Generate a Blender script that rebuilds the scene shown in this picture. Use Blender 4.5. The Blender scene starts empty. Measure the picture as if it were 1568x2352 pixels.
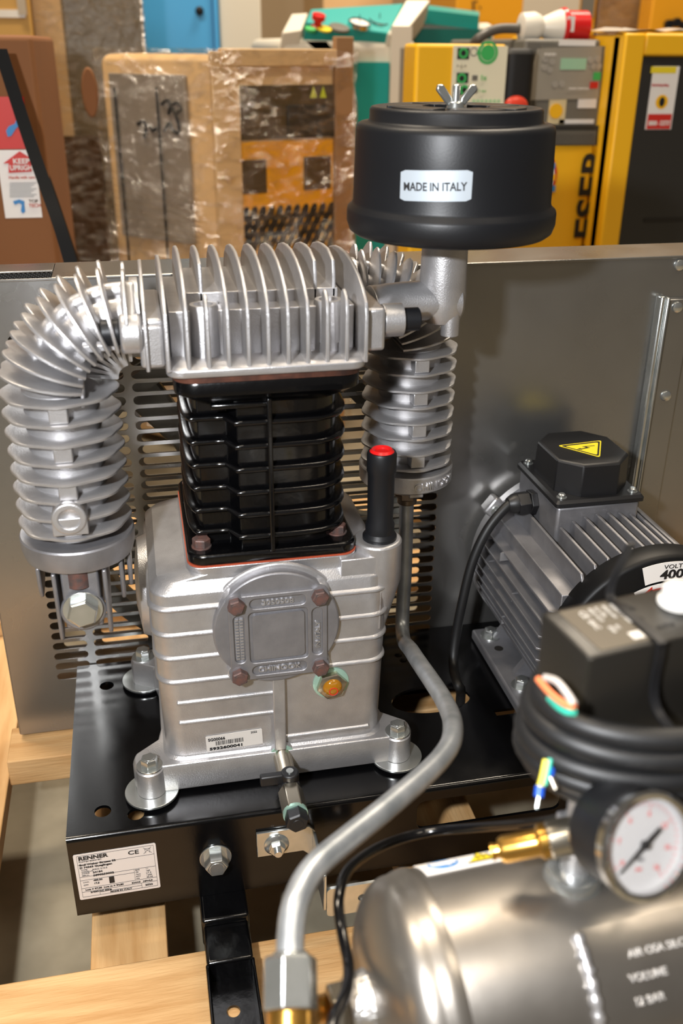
import bpy, bmesh, math, random
from mathutils import Vector, Matrix, noise
random.seed(4)
PI = math.pi
sc = bpy.context.scene
COL = sc.collection
def R(d): return math.radians(d)
def V(*a): return Vector(a)

# ------------------------------------------------------------------ camera
FPX = 2205.0                      # focal length in pixels of the 1568 x 2352 frame
CAM = V(0, 0, 0.87)
AX = (V(0.9789, 0.0818, -0.1874), V(-0.2043, 0.4293, -0.8798), V(0.0085, 0.8994, 0.4369))
Yc = AX[1].normalized(); Zc = (AX[2] - Yc * AX[2].dot(Yc)).normalized(); Xc = Yc.cross(Zc)
ROT = Matrix((Xc, Yc, Zc))        # camera axes -> world
cd = bpy.data.cameras.new('camera'); cam = bpy.data.objects.new('camera', cd); COL.objects.link(cam)
cd.sensor_fit = 'HORIZONTAL'; cd.sensor_width = 24.0; cd.lens = FPX / 1568 * 24.0
cam.matrix_world = Matrix.Translation(CAM) @ ROT.to_4x4()
cd.clip_start = 0.02; cd.clip_end = 60
cd.dof.use_dof = True; cd.dof.focus_distance = 0.90; cd.dof.aperture_fstop = 5.6; cd.dof.aperture_blades = 0
sc.camera = cam
def ray(x, y):
    return (ROT @ V(x - 784, 1176 - y, -FPX)).normalized()
def at(x, y, X=None, Y=None, Z=None, D=None):
    d = ray(x, y)
    if D is not None: return CAM + d * D
    t = (X - CAM.x) / d.x if X is not None else (Y - CAM.y) / d.y if Y is not None else (Z - CAM.z) / d.z
    return CAM + d * t

# ------------------------------------------------------------------ light
sc.view_settings.view_transform = 'Standard'; sc.view_settings.look = 'None'
sc.view_settings.gamma = 1.0; sc.view_settings.use_curve_mapping = False
sc.view_settings.exposure = 0.0
wd = bpy.data.worlds.new('hall_air'); sc.world = wd; wd.use_nodes = True
bg = wd.node_tree.nodes['Background']; bg.inputs[0].default_value = (1.0, 0.87, 0.72, 1); bg.inputs[1].default_value = 0.13
def area(name, loc, tgt, sx, sy, power, col):
    l = bpy.data.lights.new(name, 'AREA'); l.shape = 'RECTANGLE'; l.size = sx; l.size_y = sy; l.energy = power; l.color = col
    o = bpy.data.objects.new(name, l); COL.objects.link(o); o.location = loc
    o.rotation_euler = (Vector(tgt) - Vector(loc)).to_track_quat('-Z', 'Y').to_euler(); return o
# the camera's own flash, up and to the left of the lens
area('camera_flash', (-0.23, -0.03, 0.99), (0.12, 0.8, 0.45), 0.05, 0.035, 15.0, (0.95, 0.97, 1.0))
# the hall's ceiling lamps
area('hall_lamp', (-1.0, 1.8, 4.2), (-1.0, 1.8, 0), 1.6, 0.4, 140.0, (1.0, 0.86, 0.68))
area('hall_lamp', (1.6, 3.0, 4.2), (1.6, 3.0, 0), 1.6, 0.4, 170.0, (1.0, 0.86, 0.68))
area('hall_lamp', (-1.0, -1.2, 4.2), (-1.0, -1.2, 0), 1.6, 0.4, 45.0, (1.0, 0.86, 0.68))
area('hall_lamp', (1.6, -0.2, 4.2), (1.6, -0.2, 0), 1.6, 0.4, 45.0, (1.0, 0.86, 0.68))

# ------------------------------------------------------------------ materials
def s2l(c): return tuple(((v / 12.92) if v <= 0.04045 else ((v + 0.055) / 1.055) ** 2.4) for v in c)
def hexc(h): h = h.lstrip('#'); return s2l(tuple(int(h[i:i + 2], 16) / 255 for i in (0, 2, 4)))
MATS = {}
def mat(name, col, met=0.0, rough=0.5, bump=None, var=None, spec=0.5, coat=0.0, emit=None, trans=0.0, stretch=None, rvar=None):
    """col: hex; bump=(scale,strength,distance); var=(scale,hex2,contrast); rvar=(scale,min,max)"""
    if name in MATS: return MATS[name]
    m = bpy.data.materials.new(name); m.use_nodes = True; nt = m.node_tree; b = nt.nodes['Principled BSDF']
    b.inputs['Base Color'].default_value = (*hexc(col), 1); b.inputs['Metallic'].default_value = met
    b.inputs['Roughness'].default_value = rough; b.inputs['Specular IOR Level'].default_value = spec
    b.inputs['Coat Weight'].default_value = coat; b.inputs['Coat Roughness'].default_value = 0.08
    b.inputs['Transmission Weight'].default_value = trans
    if emit: b.inputs['Emission Color'].default_value = (*hexc(emit[0]), 1); b.inputs['Emission Strength'].default_value = emit[1]
    tc = nt.nodes.new('ShaderNodeTexCoord'); src = tc.outputs['Object']
    if stretch:
        mp = nt.nodes.new('ShaderNodeMapping'); mp.inputs['Scale'].default_value = stretch
        nt.links.new(src, mp.inputs['Vector']); src = mp.outputs[0]
    def nz(scale, detail=4):
        n = nt.nodes.new('ShaderNodeTexNoise'); n.inputs['Scale'].default_value = scale; n.inputs['Detail'].default_value = detail
        nt.links.new(src, n.inputs['Vector']); return n
    if var:
        n = nz(var[0]); r = nt.nodes.new('ShaderNodeValToRGB'); w = var[2]
        r.color_ramp.elements[0].position = 0.5 - w; r.color_ramp.elements[1].position = 0.5 + w
        r.color_ramp.elements[0].color = (*hexc(col), 1); r.color_ramp.elements[1].color = (*hexc(var[1]), 1)
        nt.links.new(n.outputs['Fac'], r.inputs[0]); nt.links.new(r.outputs[0], b.inputs['Base Color'])
    if rvar:
        n = nz(rvar[0]); mr = nt.nodes.new('ShaderNodeMapRange'); mr.inputs[1].default_value = 0.3; mr.inputs[2].default_value = 0.7
        mr.inputs[3].default_value = rvar[1]; mr.inputs[4].default_value = rvar[2]
        nt.links.new(n.outputs['Fac'], mr.inputs[0]); nt.links.new(mr.outputs[0], b.inputs['Roughness'])
    if bump:
        n = nz(bump[0], 3); bp = nt.nodes.new('ShaderNodeBump'); bp.inputs['Strength'].default_value = bump[1]
        bp.inputs['Distance'].default_value = bump[2]
        nt.links.new(n.outputs['Fac'], bp.inputs['Height']); nt.links.new(bp.outputs[0], b.inputs['Normal'])
    MATS[name] = m; return m
ALU = mat('cast_aluminium', '#c6c5c6', 0.80, 0.38, (900, 0.35, 0.0006), (60, '#b0aeaf', 0.3))
ALU_D = mat('dull_cast_aluminium', '#98979a', 0.72, 0.46, (900, 0.3, 0.0005), (45, '#828184', 0.25))
ALU_W = mat('machined_aluminium', '#d8d8da', 0.85, 0.30, None, (40, '#b5b2b4', 0.3), stretch=(8, 8, 1))
BLACKG = mat('black_gloss_enamel', '#040405', 0, 0.2, (120, 0.25, 0.001), spec=0.4, coat=0.2)
BLACKP = mat('black_powder_coat', '#060607', 0, 0.2, (500, 0.08, 0.0003), spec=0.4, rvar=(30, 0.13, 0.22))
BLACKM = mat('black_satin_paint', '#131417', 0, 0.42, (700, 0.15, 0.0003), spec=0.35)
PLAST = mat('black_plastic', '#141416', 0, 0.45, (900, 0.1, 0.0003))
PLAST_G = mat('grey_black_plastic', '#1a1815', 0, 0.34, (1500, 0.25, 0.0003))
RUBBER = mat('black_rubber', '#121213', 0, 0.5)
HOSE = mat('black_gloss_hose', '#08080a', 0, 0.16)
SHEET = mat('galvanised_sheet', '#9f9d99', 0.88, 0.34, (250, 0.05, 0.0005), (9, '#8f8e8c', 0.35), rvar=(14, 0.25, 0.33))
ZINC = mat('zinc_plated_steel', '#d2d4d3', 0.9, 0.24, (200, 0.08, 0.0004), (70, '#b9bdb9', 0.3))
RUST = mat('brown_rusty_bolt', '#6a4a42', 0.35, 0.55, (400, 0.4, 0.0006), (180, '#4f4543', 0.15))
TUBEM = mat('drawn_aluminium_tube', '#b4b7ba', 0.75, 0.38, (300, 0.15, 0.0004), (50, '#8f9498', 0.2))
TANKM = mat('welded_steel_tank', '#9d9891', 0.90, 0.34, (180, 0.06, 0.0005), (14, '#837d76', 0.3), rvar=(18, 0.29, 0.38))
BRASS = mat('brass', '#d6a552', 0.95, 0.25, (200, 0.1, 0.0004), (60, '#b98a3c', 0.3))
NICKEL = mat('nickel_plated_brass', '#b9b09f', 0.95, 0.25)
GASK = mat('orange_sealant', '#a0452a', 0, 0.6)
BROWNG = mat('brown_head_gasket', '#2b1a15', 0.2, 0.45, (150, 0.4, 0.001), (80, '#5b3527', 0.2))
WHITE = mat('white_label', '#e8e4e0', 0, 0.45)
SILVL = mat('silver_label', '#b9c3cc', 0.3, 0.35)
GREYL = mat('pale_grey_label', '#c9c4be', 0.1, 0.4)
INK = mat('black_ink', '#151517', 0, 0.6)
REDI = mat('red_print', '#c9271c', 0, 0.5)
BLUEI = mat('blue_print', '#2f7fc0', 0, 0.5)
GREENI = mat('green_print', '#3db05a', 0, 0.5)
YELI = mat('yellow_print', '#e8d22c', 0, 0.45)
IVORY = mat('ivory_plastic', '#e9e3d6', 0, 0.35)
REDP = mat('red_plastic', '#d01b1b', 0, 0.3)
WOOD = mat('pale_pine', '#c6a06f', 0, 0.65, (40, 0.5, 0.0015), (7, '#ad824f', 0.16), stretch=(1, 9, 9))
WOODY = mat('pale_pine_lengthwise', '#c6a06f', 0, 0.65, (40, 0.5, 0.0015), (7, '#ad824f', 0.16), stretch=(9, 1, 9))
CONC = mat('concrete_floor', '#938a76', 0, 0.55, (90, 0.2, 0.001), (9, '#6f6755', 0.16))
CARD = mat('brown_cardboard', '#85552c', 0, 0.75, (60, 0.1, 0.001), (4, '#7a4c26', 0.4))
CARDL = mat('tan_cardboard', '#dcb98a', 0, 0.7, (60, 0.1, 0.001), (5, '#cfa977', 0.4))
CARDD = mat('grey_brown_film_wrap', '#5a4f40', 0, 0.35, (22, 0.5, 0.01), (5, '#73654f', 0.3))
YEL = mat('yellow_machine_paint', '#f2b81c', 0, 0.4)
TEAL = mat('teal_machine_paint', '#159a94', 0, 0.4)
CREAM = mat('cream_machine_paint', '#ddd5c4', 0, 0.45)
BLUEM = mat('blue_cabinet_paint', '#4aa6e2', 0, 0.4)
GREYM = mat('grey_machine_panel', '#6e6a61', 0, 0.45)
DARKM = mat('anthracite_machine_panel', '#2b2a28', 0, 0.4)
WALLM = mat('tan_wall_paint', '#a08a6c', 0, 0.8, (8, 0.1, 0.004))
FOAM = mat('grey_foam_sheet', '#857b70', 0, 0.6, (25, 0.4, 0.006), (8, '#9c9184', 0.3))
DARKV = mat('dark_vent_void', '#17130e', 0, 0.7)
LENS = mat('oil_sight_lens', '#94610f', 0, 0.08, coat=1.0)
SEALG = mat('pale_green_seal', '#a3c6b6', 0.5, 0.3)
FANGREY = mat('grey_flywheel_paint', '#66655f', 0.3, 0.5, (300, 0.3, 0.0006))

def film_mat():
    m = bpy.data.materials.new('clear_stretch_film'); m.use_nodes = True; nt = m.node_tree
    for n in list(nt.nodes): nt.nodes.remove(n)
    out = nt.nodes.new('ShaderNodeOutputMaterial'); mix = nt.nodes.new('ShaderNodeMixShader')
    tr = nt.nodes.new('ShaderNodeBsdfTransparent'); tr.inputs[0].default_value = (0.96, 0.94, 0.90, 1)
    gl = nt.nodes.new('ShaderNodeBsdfGlossy'); gl.inputs['Roughness'].default_value = 0.14; gl.inputs[0].default_value = (1, 1, 1, 1)
    tc = nt.nodes.new('ShaderNodeTexCoord'); mp = nt.nodes.new('ShaderNodeMapping'); mp.inputs['Scale'].default_value = (1, 1, 2.6)
    mp.inputs['Rotation'].default_value = (0.3, 0.2, 0)
    n = nt.nodes.new('ShaderNodeTexNoise'); n.inputs['Scale'].default_value = 20; n.inputs['Detail'].default_value = 7; n.inputs['Distortion'].default_value = 1.2
    b = nt.nodes.new('ShaderNodeBump'); b.inputs['Strength'].default_value = 1.0; b.inputs['Distance'].default_value = 0.12
    r = nt.nodes.new('ShaderNodeValToRGB'); r.color_ramp.elements[0].position = 0.42; r.color_ramp.elements[1].position = 0.70
    r.color_ramp.elements[0].color = (0.03, 0.03, 0.03, 1); r.color_ramp.elements[1].color = (0.36, 0.36, 0.36, 1)
    L = nt.links.new
    L(tc.outputs['Object'], mp.inputs[0]); L(mp.outputs[0], n.inputs['Vector']); L(n.outputs['Fac'], b.inputs['Height'])
    L(b.outputs[0], gl.inputs['Normal']); L(n.outputs['Fac'], r.inputs[0]); L(r.outputs[0], mix.inputs[0])
    L(tr.outputs[0], mix.inputs[1]); L(gl.outputs[0], mix.inputs[2]); L(mix.outputs[0], out.inputs[0])
    return m
FILM = film_mat()
def glass_mat():
    m = bpy.data.materials.new('gauge_glass'); m.use_nodes = True; nt = m.node_tree
    for n in list(nt.nodes): nt.nodes.remove(n)
    out = nt.nodes.new('ShaderNodeOutputMaterial'); mix = nt.nodes.new('ShaderNodeMixShader'); mix.inputs[0].default_value = 0.06
    tr = nt.nodes.new('ShaderNodeBsdfTransparent'); gl = nt.nodes.new('ShaderNodeBsdfGlossy'); gl.inputs['Roughness'].default_value = 0.05
    nt.links.new(tr.outputs[0], mix.inputs[1]); nt.links.new(gl.outputs[0], mix.inputs[2]); nt.links.new(mix.outputs[0], out.inputs[0])
    return m
GLASS = glass_mat()

# ------------------------------------------------------------------ mesh helpers
def frame(n, up=V(0, 0, 1)):
    n = n.normalized()
    if abs(n.dot(up)) > 0.98: up = V(0, 1, 0)
    a = up.cross(n).normalized(); b = n.cross(a).normalized()
    return a, b, n
def set_parent(o, p):
    o.parent = p
    if p is not None: o.matrix_parent_inverse = p.matrix_world.inverted()
class MB:
    def __init__(s, M=None): s.v = []; s.f = []; s.M = M
    def add(s, vs, fs):
        k = len(s.v); s.v += [(s.M @ Vector(p)) if s.M else Vector(p) for p in vs]; s.f += [tuple(i + k for i in f) for f in fs]; return s
    def box(s, x0, x1, y0, y1, z0, z1, M=None):
        vs = [V(x, y, z) for z in (z0, z1) for y in (y0, y1) for x in (x0, x1)]
        if M: vs = [M @ p for p in vs]
        return s.add(vs, [(0, 2, 3, 1), (4, 5, 7, 6), (0, 1, 5, 4), (2, 6, 7, 3), (0, 4, 6, 2), (1, 3, 7, 5)])
    def rings(s, rings, cap0=True, cap1=True, closed=True):
        n = len(rings[0]); vs = [p for r in rings for p in r]; fs = []
        for i in range(len(rings) - 1):
            for j in range(n if closed else n - 1):
                k = (j + 1) % n; fs.append((i * n + j, i * n + k, (i + 1) * n + k, (i + 1) * n + j))
        if cap0: fs.append(tuple(range(n))[::-1])
        if cap1: fs.append(tuple((len(rings) - 1) * n + j for j in range(n)))
        return s.add(vs, fs)
    def cyl(s, p0, p1, r0, r1=None, n=24, cap=True):
        p0, p1 = Vector(p0), Vector(p1); r1 = r0 if r1 is None else r1; a, b, _ = frame(p1 - p0)
        rg = [[p + (a * math.cos(t) + b * math.sin(t)) * r for t in (2 * PI * i / n for i in range(n))] for p, r in ((p0, r0), (p1, r1))]
        return s.rings(rg, cap, cap)
    def hexp(s, p0, p1, af, rot=0.0, ch=0.0):
        p0, p1 = Vector(p0), Vector(p1); a, b, nn = frame(p1 - p0); r = af / math.sqrt(3)
        def rg(p, rr): return [p + (a * math.cos(t) + b * math.sin(t)) * rr for t in (rot + PI / 3 * i for i in range(6))]
        rs = [rg(p0, r), rg(p1 - nn * ch, r)] + ([rg(p1, r * 0.87)] if ch else [])
        return s.rings(rs)
    def lathe(s, prof, o, axis=V(0, 0, 1), n=48, cap=True):
        o = Vector(o); a, b, c = frame(Vector(axis))
        rg = [[o + c * h + (a * math.cos(t) + b * math.sin(t)) * max(r, 1e-5) for t in (2 * PI * i / n for i in range(n))] for r, h in prof]
        return s.rings(rg, cap, cap)
    def tube(s, pts, r, n=14, cap=True):
        pts = [Vector(p) for p in pts]; rg = []; a = None
        for i, p in enumerate(pts):
            t = (pts[min(i + 1, len(pts) - 1)] - pts[max(i - 1, 0)]).normalized()
            if a is None: a, b, _ = frame(t)
            a = (a - t * a.dot(t)).normalized(); b = t.cross(a)
            rr = r[i] if isinstance(r, (list, tuple)) else r
            rg.append([p + (a * math.cos(q) + b * math.sin(q)) * rr for q in (2 * PI * k / n for k in range(n))])
        return s.rings(rg, cap, cap)
    def prism(s, poly, f0, f1):
        """poly: 2D points; f0,f1 map (u,v)->3D"""
        return s.rings([[f0(*p) for p in poly], [f1(*p) for p in poly]])
    def ball(s, c, r, n=16, sc3=(1, 1, 1)):
        c = Vector(c); prof = [(math.sin(PI * i / n) * r, -math.cos(PI * i / n) * r) for i in range(n + 1)]
        k = len(s.v); s.lathe(prof, (0, 0, 0), n=n * 2)
        for i in range(k, len(s.v)):
            p = s.v[i]; s.v[i] = V(p.x * sc3[0], p.y * sc3[1], p.z * sc3[2]) + c
        return s
    def build(s, name, m, parent=None, bevel=0.0, smooth=35, seg=2, **tagk):
        me = bpy.data.meshes.new(name); org = V(0, 0, 0)
        if s.v:
            lo = Vector([min(p[i] for p in s.v) for i in range(3)]); hi = Vector([max(p[i] for p in s.v) for i in range(3)])
            org = V((lo.x + hi.x) / 2, (lo.y + hi.y) / 2, lo.z)
        me.from_pydata([p - org for p in s.v], [], s.f); me.validate(); 
        bm = bmesh.new(); bm.from_mesh(me); bmesh.ops.remove_doubles(bm, verts=bm.verts, dist=1e-6)
        bmesh.ops.recalc_face_normals(bm, faces=bm.faces); bm.to_mesh(me); bm.free()
        if smooth:
            me.polygons.foreach_set('use_smooth', [True] * len(me.polygons)); me.set_sharp_from_angle(angle=R(smooth))
        return link(name, me, m, parent, org, bevel, seg, **tagk)
def link(name, me, m, parent=None, org=V(0, 0, 0), bevel=0.0, seg=2, **tagk):
    me.materials.clear(); me.materials.append(m)
    o = bpy.data.objects.new(name, me); COL.objects.link(o); o.matrix_world = Matrix.Translation(org)
    if parent is not None: set_parent(o, parent)
    if bevel:
        b = o.modifiers.new('bevel', 'BEVEL'); b.width = bevel; b.segments = seg; b.limit_method = 'ANGLE'; b.angle_limit = R(40)
    tag(o, **tagk); return o
def tag(o, label=None, cat=None, group=None, kind=None):
    if label: o['label'] = label
    if cat: o['category'] = cat
    if group: o['group'] = group
    if kind: o['kind'] = kind
    return o
def thing(name, loc, label, cat, group=None):
    o = bpy.data.objects.new(name, None); COL.objects.link(o); o.empty_display_size = 0.05
    o.matrix_world = Matrix.Translation(Vector(loc)); return tag(o, label, cat, group)
def rrect(x0, x1, y0, y1, r, n=5):
    out = []
    for cx, cy, a0 in ((x1 - r, y0 + r, -90), (x1 - r, y1 - r, 0), (x0 + r, y1 - r, 90), (x0 + r, y0 + r, 180)):
        out += [(cx + r * math.cos(R(a0 + 90 * i / n)), cy + r * math.sin(R(a0 + 90 * i / n))) for i in range(n + 1)]
    return out
def circ(cx, cy, r, n=20, r2=None): return [(cx + r * math.cos(2 * PI * i / n), cy + (r2 or r) * math.sin(2 * PI * i / n)) for i in range(n)]
def eval_mesh(cu, name):
    o = bpy.data.objects.new('tmp', cu); COL.objects.link(o); dg = bpy.context.evaluated_depsgraph_get(); dg.update()
    me = bpy.data.meshes.new_from_object(o.evaluated_get(dg)); bpy.data.objects.remove(o); me.name = name; return me
def plate(name, outline, holes, th, M, m, parent=None, bevel=0.0, **tagk):
    """flat plate with holes; outline in local xy, thickness th centred on z, placed with M"""
    cu = bpy.data.curves.new(name, 'CURVE'); cu.dimensions = '2D'; cu.fill_mode = 'BOTH'; cu.extrude = th / 2 - bevel; cu.bevel_depth = bevel; cu.bevel_resolution = 1
    if bevel: cu.offset = -bevel
    for poly in [outline] + holes:
        sp = cu.splines.new('POLY'); sp.points.add(len(poly) - 1); sp.use_cyclic_u = True
        for i, p in enumerate(poly): sp.points[i].co = (p[0], p[1], 0, 1)
    me = eval_mesh(cu, name); me.transform(M)
    c = sum((v.co for v in me.vertices), V(0, 0, 0)) / max(1, len(me.vertices)); me.transform(Matrix.Translation(-c))
    return link(name, me, m, parent, c, **tagk)
def axes(o, x, y):
    """matrix with origin o, local x,y directions"""
    x = Vector(x).normalized(); z = x.cross(Vector(y)).normalized(); y = z.cross(x)
    M = Matrix((x, y, z)).transposed().to_4x4(); M.translation = Vector(o); return M
def text(s, M, size, m, parent, name='lettering', ext=0.0002, bold=0.0, align='LEFT', sx=1.0, warp=None):
    cu = bpy.data.curves.new(name, 'FONT'); cu.body = s; cu.size = size; cu.extrude = ext; cu.offset = bold; cu.align_x = align; cu.resolution_u = 3
    me = eval_mesh(cu, name)
    if warp:
        for v in me.vertices: v.co = warp(v.co.x * sx, v.co.y, v.co.z)
        c = V(0, 0, 0)
    else:
        me.transform(M @ Matrix.Diagonal((sx, 1, 1, 1)))
    if len(me.vertices):
        c = sum((v.co for v in me.vertices), V(0, 0, 0)) / len(me.vertices); me.transform(Matrix.Translation(-c))
    else: c = V(0, 0, 0)
    return link(name, me, m, parent, c)
def decal(name, M, x0, x1, y0, y1, m, parent, r=0.0, th=0.0004, **k):
    mb = MB(M)
    poly = rrect(x0, x1, y0, y1, r, 3) if r else [(x0, y0), (x1, y0), (x1, y1), (x0, y1)]
    return mb.prism(poly, lambda a, b: V(a, b, 0), lambda a, b: V(a, b, th)).build(name, m, parent, smooth=0, **k)
def catmull(P, n=10):
    P = [Vector(p) for p in P]; out = []
    for i in range(len(P) - 1):
        a, b, c, d = P[max(i - 1, 0)], P[i], P[i + 1], P[min(i + 2, len(P) - 1)]
        for k in range(n):
            t = k / n; out.append(0.5 * ((2 * b) + (c - a) * t + (2 * a - 5 * b + 4 * c - d) * t * t + (3 * b - a - 3 * c + d) * t ** 3))
    return out + [P[-1]]
def fillet(P, r, n=8):
    """polyline with rounded corners (tube bends)"""
    P = [Vector(p) for p in P]; out = [P[0]]
    for i in range(1, len(P) - 1):
        a, b, c = P[i - 1], P[i], P[i + 1]; d0 = (a - b); d1 = (c - b); L = min(r, d0.length * 0.48, d1.length * 0.48)
        p0 = b + d0.normalized() * L; p1 = b + d1.normalized() * L
        for k in range(n + 1):
            t = k / n; out.append(p0 * (1 - t) ** 2 + b * 2 * t * (1 - t) + p1 * t * t)
    return out + [P[-1]]
def copy_obj(o, parent, loc=None, M=None):
    c = o.copy(); COL.objects.link(c)
    if M is not None: c.parent = None; c.matrix_world = M; set_parent(c, parent)
    return c
def hexbolt(name, p, n, af, h, washer, m, parent, wm=None, rot=0.3):
    """bolt head standing on point p, pointing along n"""
    p = Vector(p); n = Vector(n).normalized(); mb = MB()
    if washer: mb.cyl(p, p + n * 0.0016, washer, n=28)
    b = p + n * (0.0016 if washer else 0)
    mb.hexp(b, b + n * h, af, rot, h * 0.15)
    mb.cyl(b + n * h * 0.98, b + n * (h * 1.03), af * 0.36, n=18)
    return mb.build(name, m, parent, bevel=0.0003)

# ================================================================== SETTING
MB().box(-4, 5, -2.5, 6.2, -0.1, 0).build('floor', CONC, smooth=0, kind='structure')
MB().box(-4, 5, 6.0, 6.2, 0, 3.6).build('wall_back', WALLM, smooth=0, kind='structure')

# ------------------------------------------------------------------ pallet
pal = thing('pallet', (0.1, 0.75, 0), 'pale pine pallet on the concrete floor carrying the whole compressor', 'pallet')
PT = 0.125
yF = at(230, 2222, Z=PT).y
def plank(x0, x1, y0, y1, z0, z1, m): return MB().box(x0, x1, y0, y1, z0, z1).build('plank', m, pal, bevel=0.0015)
plank(-0.55, 0.95, yF - 0.125, yF, PT - 0.022, PT, WOOD)
plank(-0.185, 0.9, 0.885, 0.945, PT, PT + 0.0335, WOOD)
plank(-0.27, at(35, 1690, Z=PT).x, yF + 0.002, 1.52, PT - 0.022, PT, WOODY)
plank(-0.093, -0.024, yF + 0.002, 1.52, PT - 0.030, PT - 0.005, WOODY)
plank(0.21, 0.31, yF + 0.06, 1.52, PT - 0.030, PT - 0.005, WOODY)
plank(0.52, 0.62, yF + 0.002, 1.52, PT - 0.030, PT - 0.005, WOODY)
plank(-0.30, 0.95, 1.20, 1.30, PT + 0.0, PT + 0.022, WOOD)
plank(-0.30, 0.95, 1.42, 1.52, PT + 0.0, PT + 0.022, WOOD)
for ya_, yb_ in ((1600, 1565), (1650, 1622)): plank(0.16, 0.50, at(980, ya_, Z=0.135).y, at(980, yb_, Z=0.135).y + (0.03 if ya_ == 1600 else 0), 0.113, 0.135, WOOD)
for x in (-0.24, 0.24, 0.55):
    for y in (1.25, 1.46): MB().box(x - 0.05, x + 0.05, y - 0.05, y + 0.05, 0, PT - 0.030).build('block', WOODY, pal, bevel=0.002)
for x in (-0.35, 0.24, 0.80): MB().box(x - 0.05, x + 0.05, yF - 0.12, yF - 0.01, 0, PT - 0.022).build('block', WOODY, pal, bevel=0.002)

# ================================================================== BASE FRAME
ZP = 0.25; YS = 0.657; XL = -0.101
bf = thing('base_frame', (0.25, 0.8, 0.126), 'black powder-coated sheet steel base frame under pump and motor', 'machine frame')
def holes_top():
    h = [circ(-0.0687, 0.8778, 0.0075), circ(-0.0702, 0.6868, 0.0075), circ(-0.0412, 0.6733 + 0.004, 0.0075)]
    h.append([(0.266 + (0.0225 + 0.020) * math.cos(t) * 1.0, 0.787 + 0.024 * math.sin(t) * (1 if math.sin(t) > 0 else 0.9)) for t in (2 * PI * i / 32 for i in range(32))])
    h.append([(0.325, 0.748), (0.40, 0.748), (0.40, 0.757), (0.325, 0.757)])
    h.append(circ(0.253, 0.873, 0.0045, 6)); h.append(circ(0.256, 0.862, 0.0045, 6))
    return h
plate('top_plate', [(XL, YS + 0.004), (0.70, YS + 0.004), (0.70, 0.9205), (XL, 0.9205)], holes_top(), 0.003, Matrix.Translation((0, 0, ZP - 0.0015)), BLACKP, bf)
arc = [(YS + 0.004 - 0.004 * math.sin(R(a)), ZP - 0.004 + 0.004 * math.cos(R(a))) for a in range(0, 91, 15)]
arc2 = [(YS + 0.004 - 0.001 * math.sin(R(a)), ZP - 0.004 + 0.001 * math.cos(R(a))) for a in range(90, -1, -15)]
MB().prism(arc + arc2, lambda u, v: V(XL, u, v), lambda u, v: V(0.70, u, v)).build('folded_edge', BLACKP, bf, smooth=50)
Mx = axes((0, YS + 0.0015, 0), (1, 0, 0), (0, 0, 1))
plate('front_skirt', [(XL, 0.159), (0.70, 0.159), (0.70, ZP - 0.004), (XL, ZP - 0.004)], [rrect(0.215, 0.360, 0.202, 0.236, 0.008, 4)], 0.003, Mx, BLACKP, bf)
MB().box(XL, XL + 0.003, YS + 0.003, 0.9205, 0.159, ZP - 0.003).build('side_skirt', BLACKP, bf)
MB().box(0.697, 0.70, YS + 0.003, 0.9205, 0.159, ZP - 0.003).build('side_skirt', BLACKP, bf)
MB().box(XL + 0.003, 0.697, 0.9175, 0.9205, 0.159, ZP - 0.003).build('rear_skirt', BLACKP, bf)
# support arms with open trough ends
for xa, lab in ((0.0085, None), (0.52, None)):
    w = 0.043
    mb = MB(); z0 = PT + 0.001
    mb.box(xa, xa + w, 0.628, 0.878, z0, 0.1588); arm = mb.build('support_arm', BLACKG, bf, bevel=0.003, seg=3)
    MB().box(xa + 0.001, xa + w - 0.001, 0.588, 0.630, z0, 0.152).build('arm_step', BLACKG, arm, bevel=0.003, seg=3)
    t = plate('arm_foot', rrect(xa, xa + w, 0.30, 0.592, 0.004, 3), [circ(xa + 0.020, 0.556, 0.0058)], 0.003, Matrix.Translation((0, 0, z0 + 0.0015)), BLACKG, arm)
    MB().box(xa, xa + 0.003, 0.30, 0.590, z0 + 0.003, 0.150).box(xa + w - 0.003, xa + w, 0.30, 0.590, z0 + 0.003, 0.150).build('arm_side_lip', BLACKG, arm, bevel=0.0014)
MB().box(0.0, 0.57, 0.335, 0.375, 0.152, 0.185).build('cross_beam', BLACKG, bf, bevel=0.002)
hexbolt('skirt_bolt', (0.0259, YS, 0.2053), (0, -1, 0), 0.0185, 0.013, 0.0145, ZINC, bf, rot=0.0)
# stamped L bracket on the skirt
br = plate('tank_bracket', [(0.0636, 0.200), (0.106, 0.200), (0.114, 0.192), (0.1175, 0.182), (0.1175, 0.222), (0.112, 0.2286), (0.0636, 0.2286)], [], 0.003, axes((0, YS - 0.0017, 0), (1, 0, 0), (0, 0, 1)), ZINC, bf, bevel=0.0005)
MB().box(0.1150, 0.1180, 0.600, YS - 0.003, 0.180, 0.222).build('bracket_flange', ZINC, br, bevel=0.001)
plate('bracket_tab', rrect(0.118, 0.165, 0.172, 0.205, 0.004, 3), [circ(0.150, 0.189, 0.004)], 0.003, axes((0, 0.6015, 0), (1, 0, 0), (0, 0, 1)), ZINC, br)
nb = MB().lathe([(0.0115, 0), (0.0115, 0.001), (0.0085, 0.003)], (0.0815, YS - 0.0033, 0.2125), (0, -1, 0), 28)
nb.hexp((0.0815, YS - 0.0055, 0.2125), (0.0815, YS - 0.0115, 0.2125), 0.0135, 0.2, 0.001); nb.cyl((0.0815, YS - 0.01, 0.2125), (0.0815, YS - 0.016, 0.2125), 0.0035)
nb.build('flange_nut', ZINC, br, bevel=0.0002)

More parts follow.
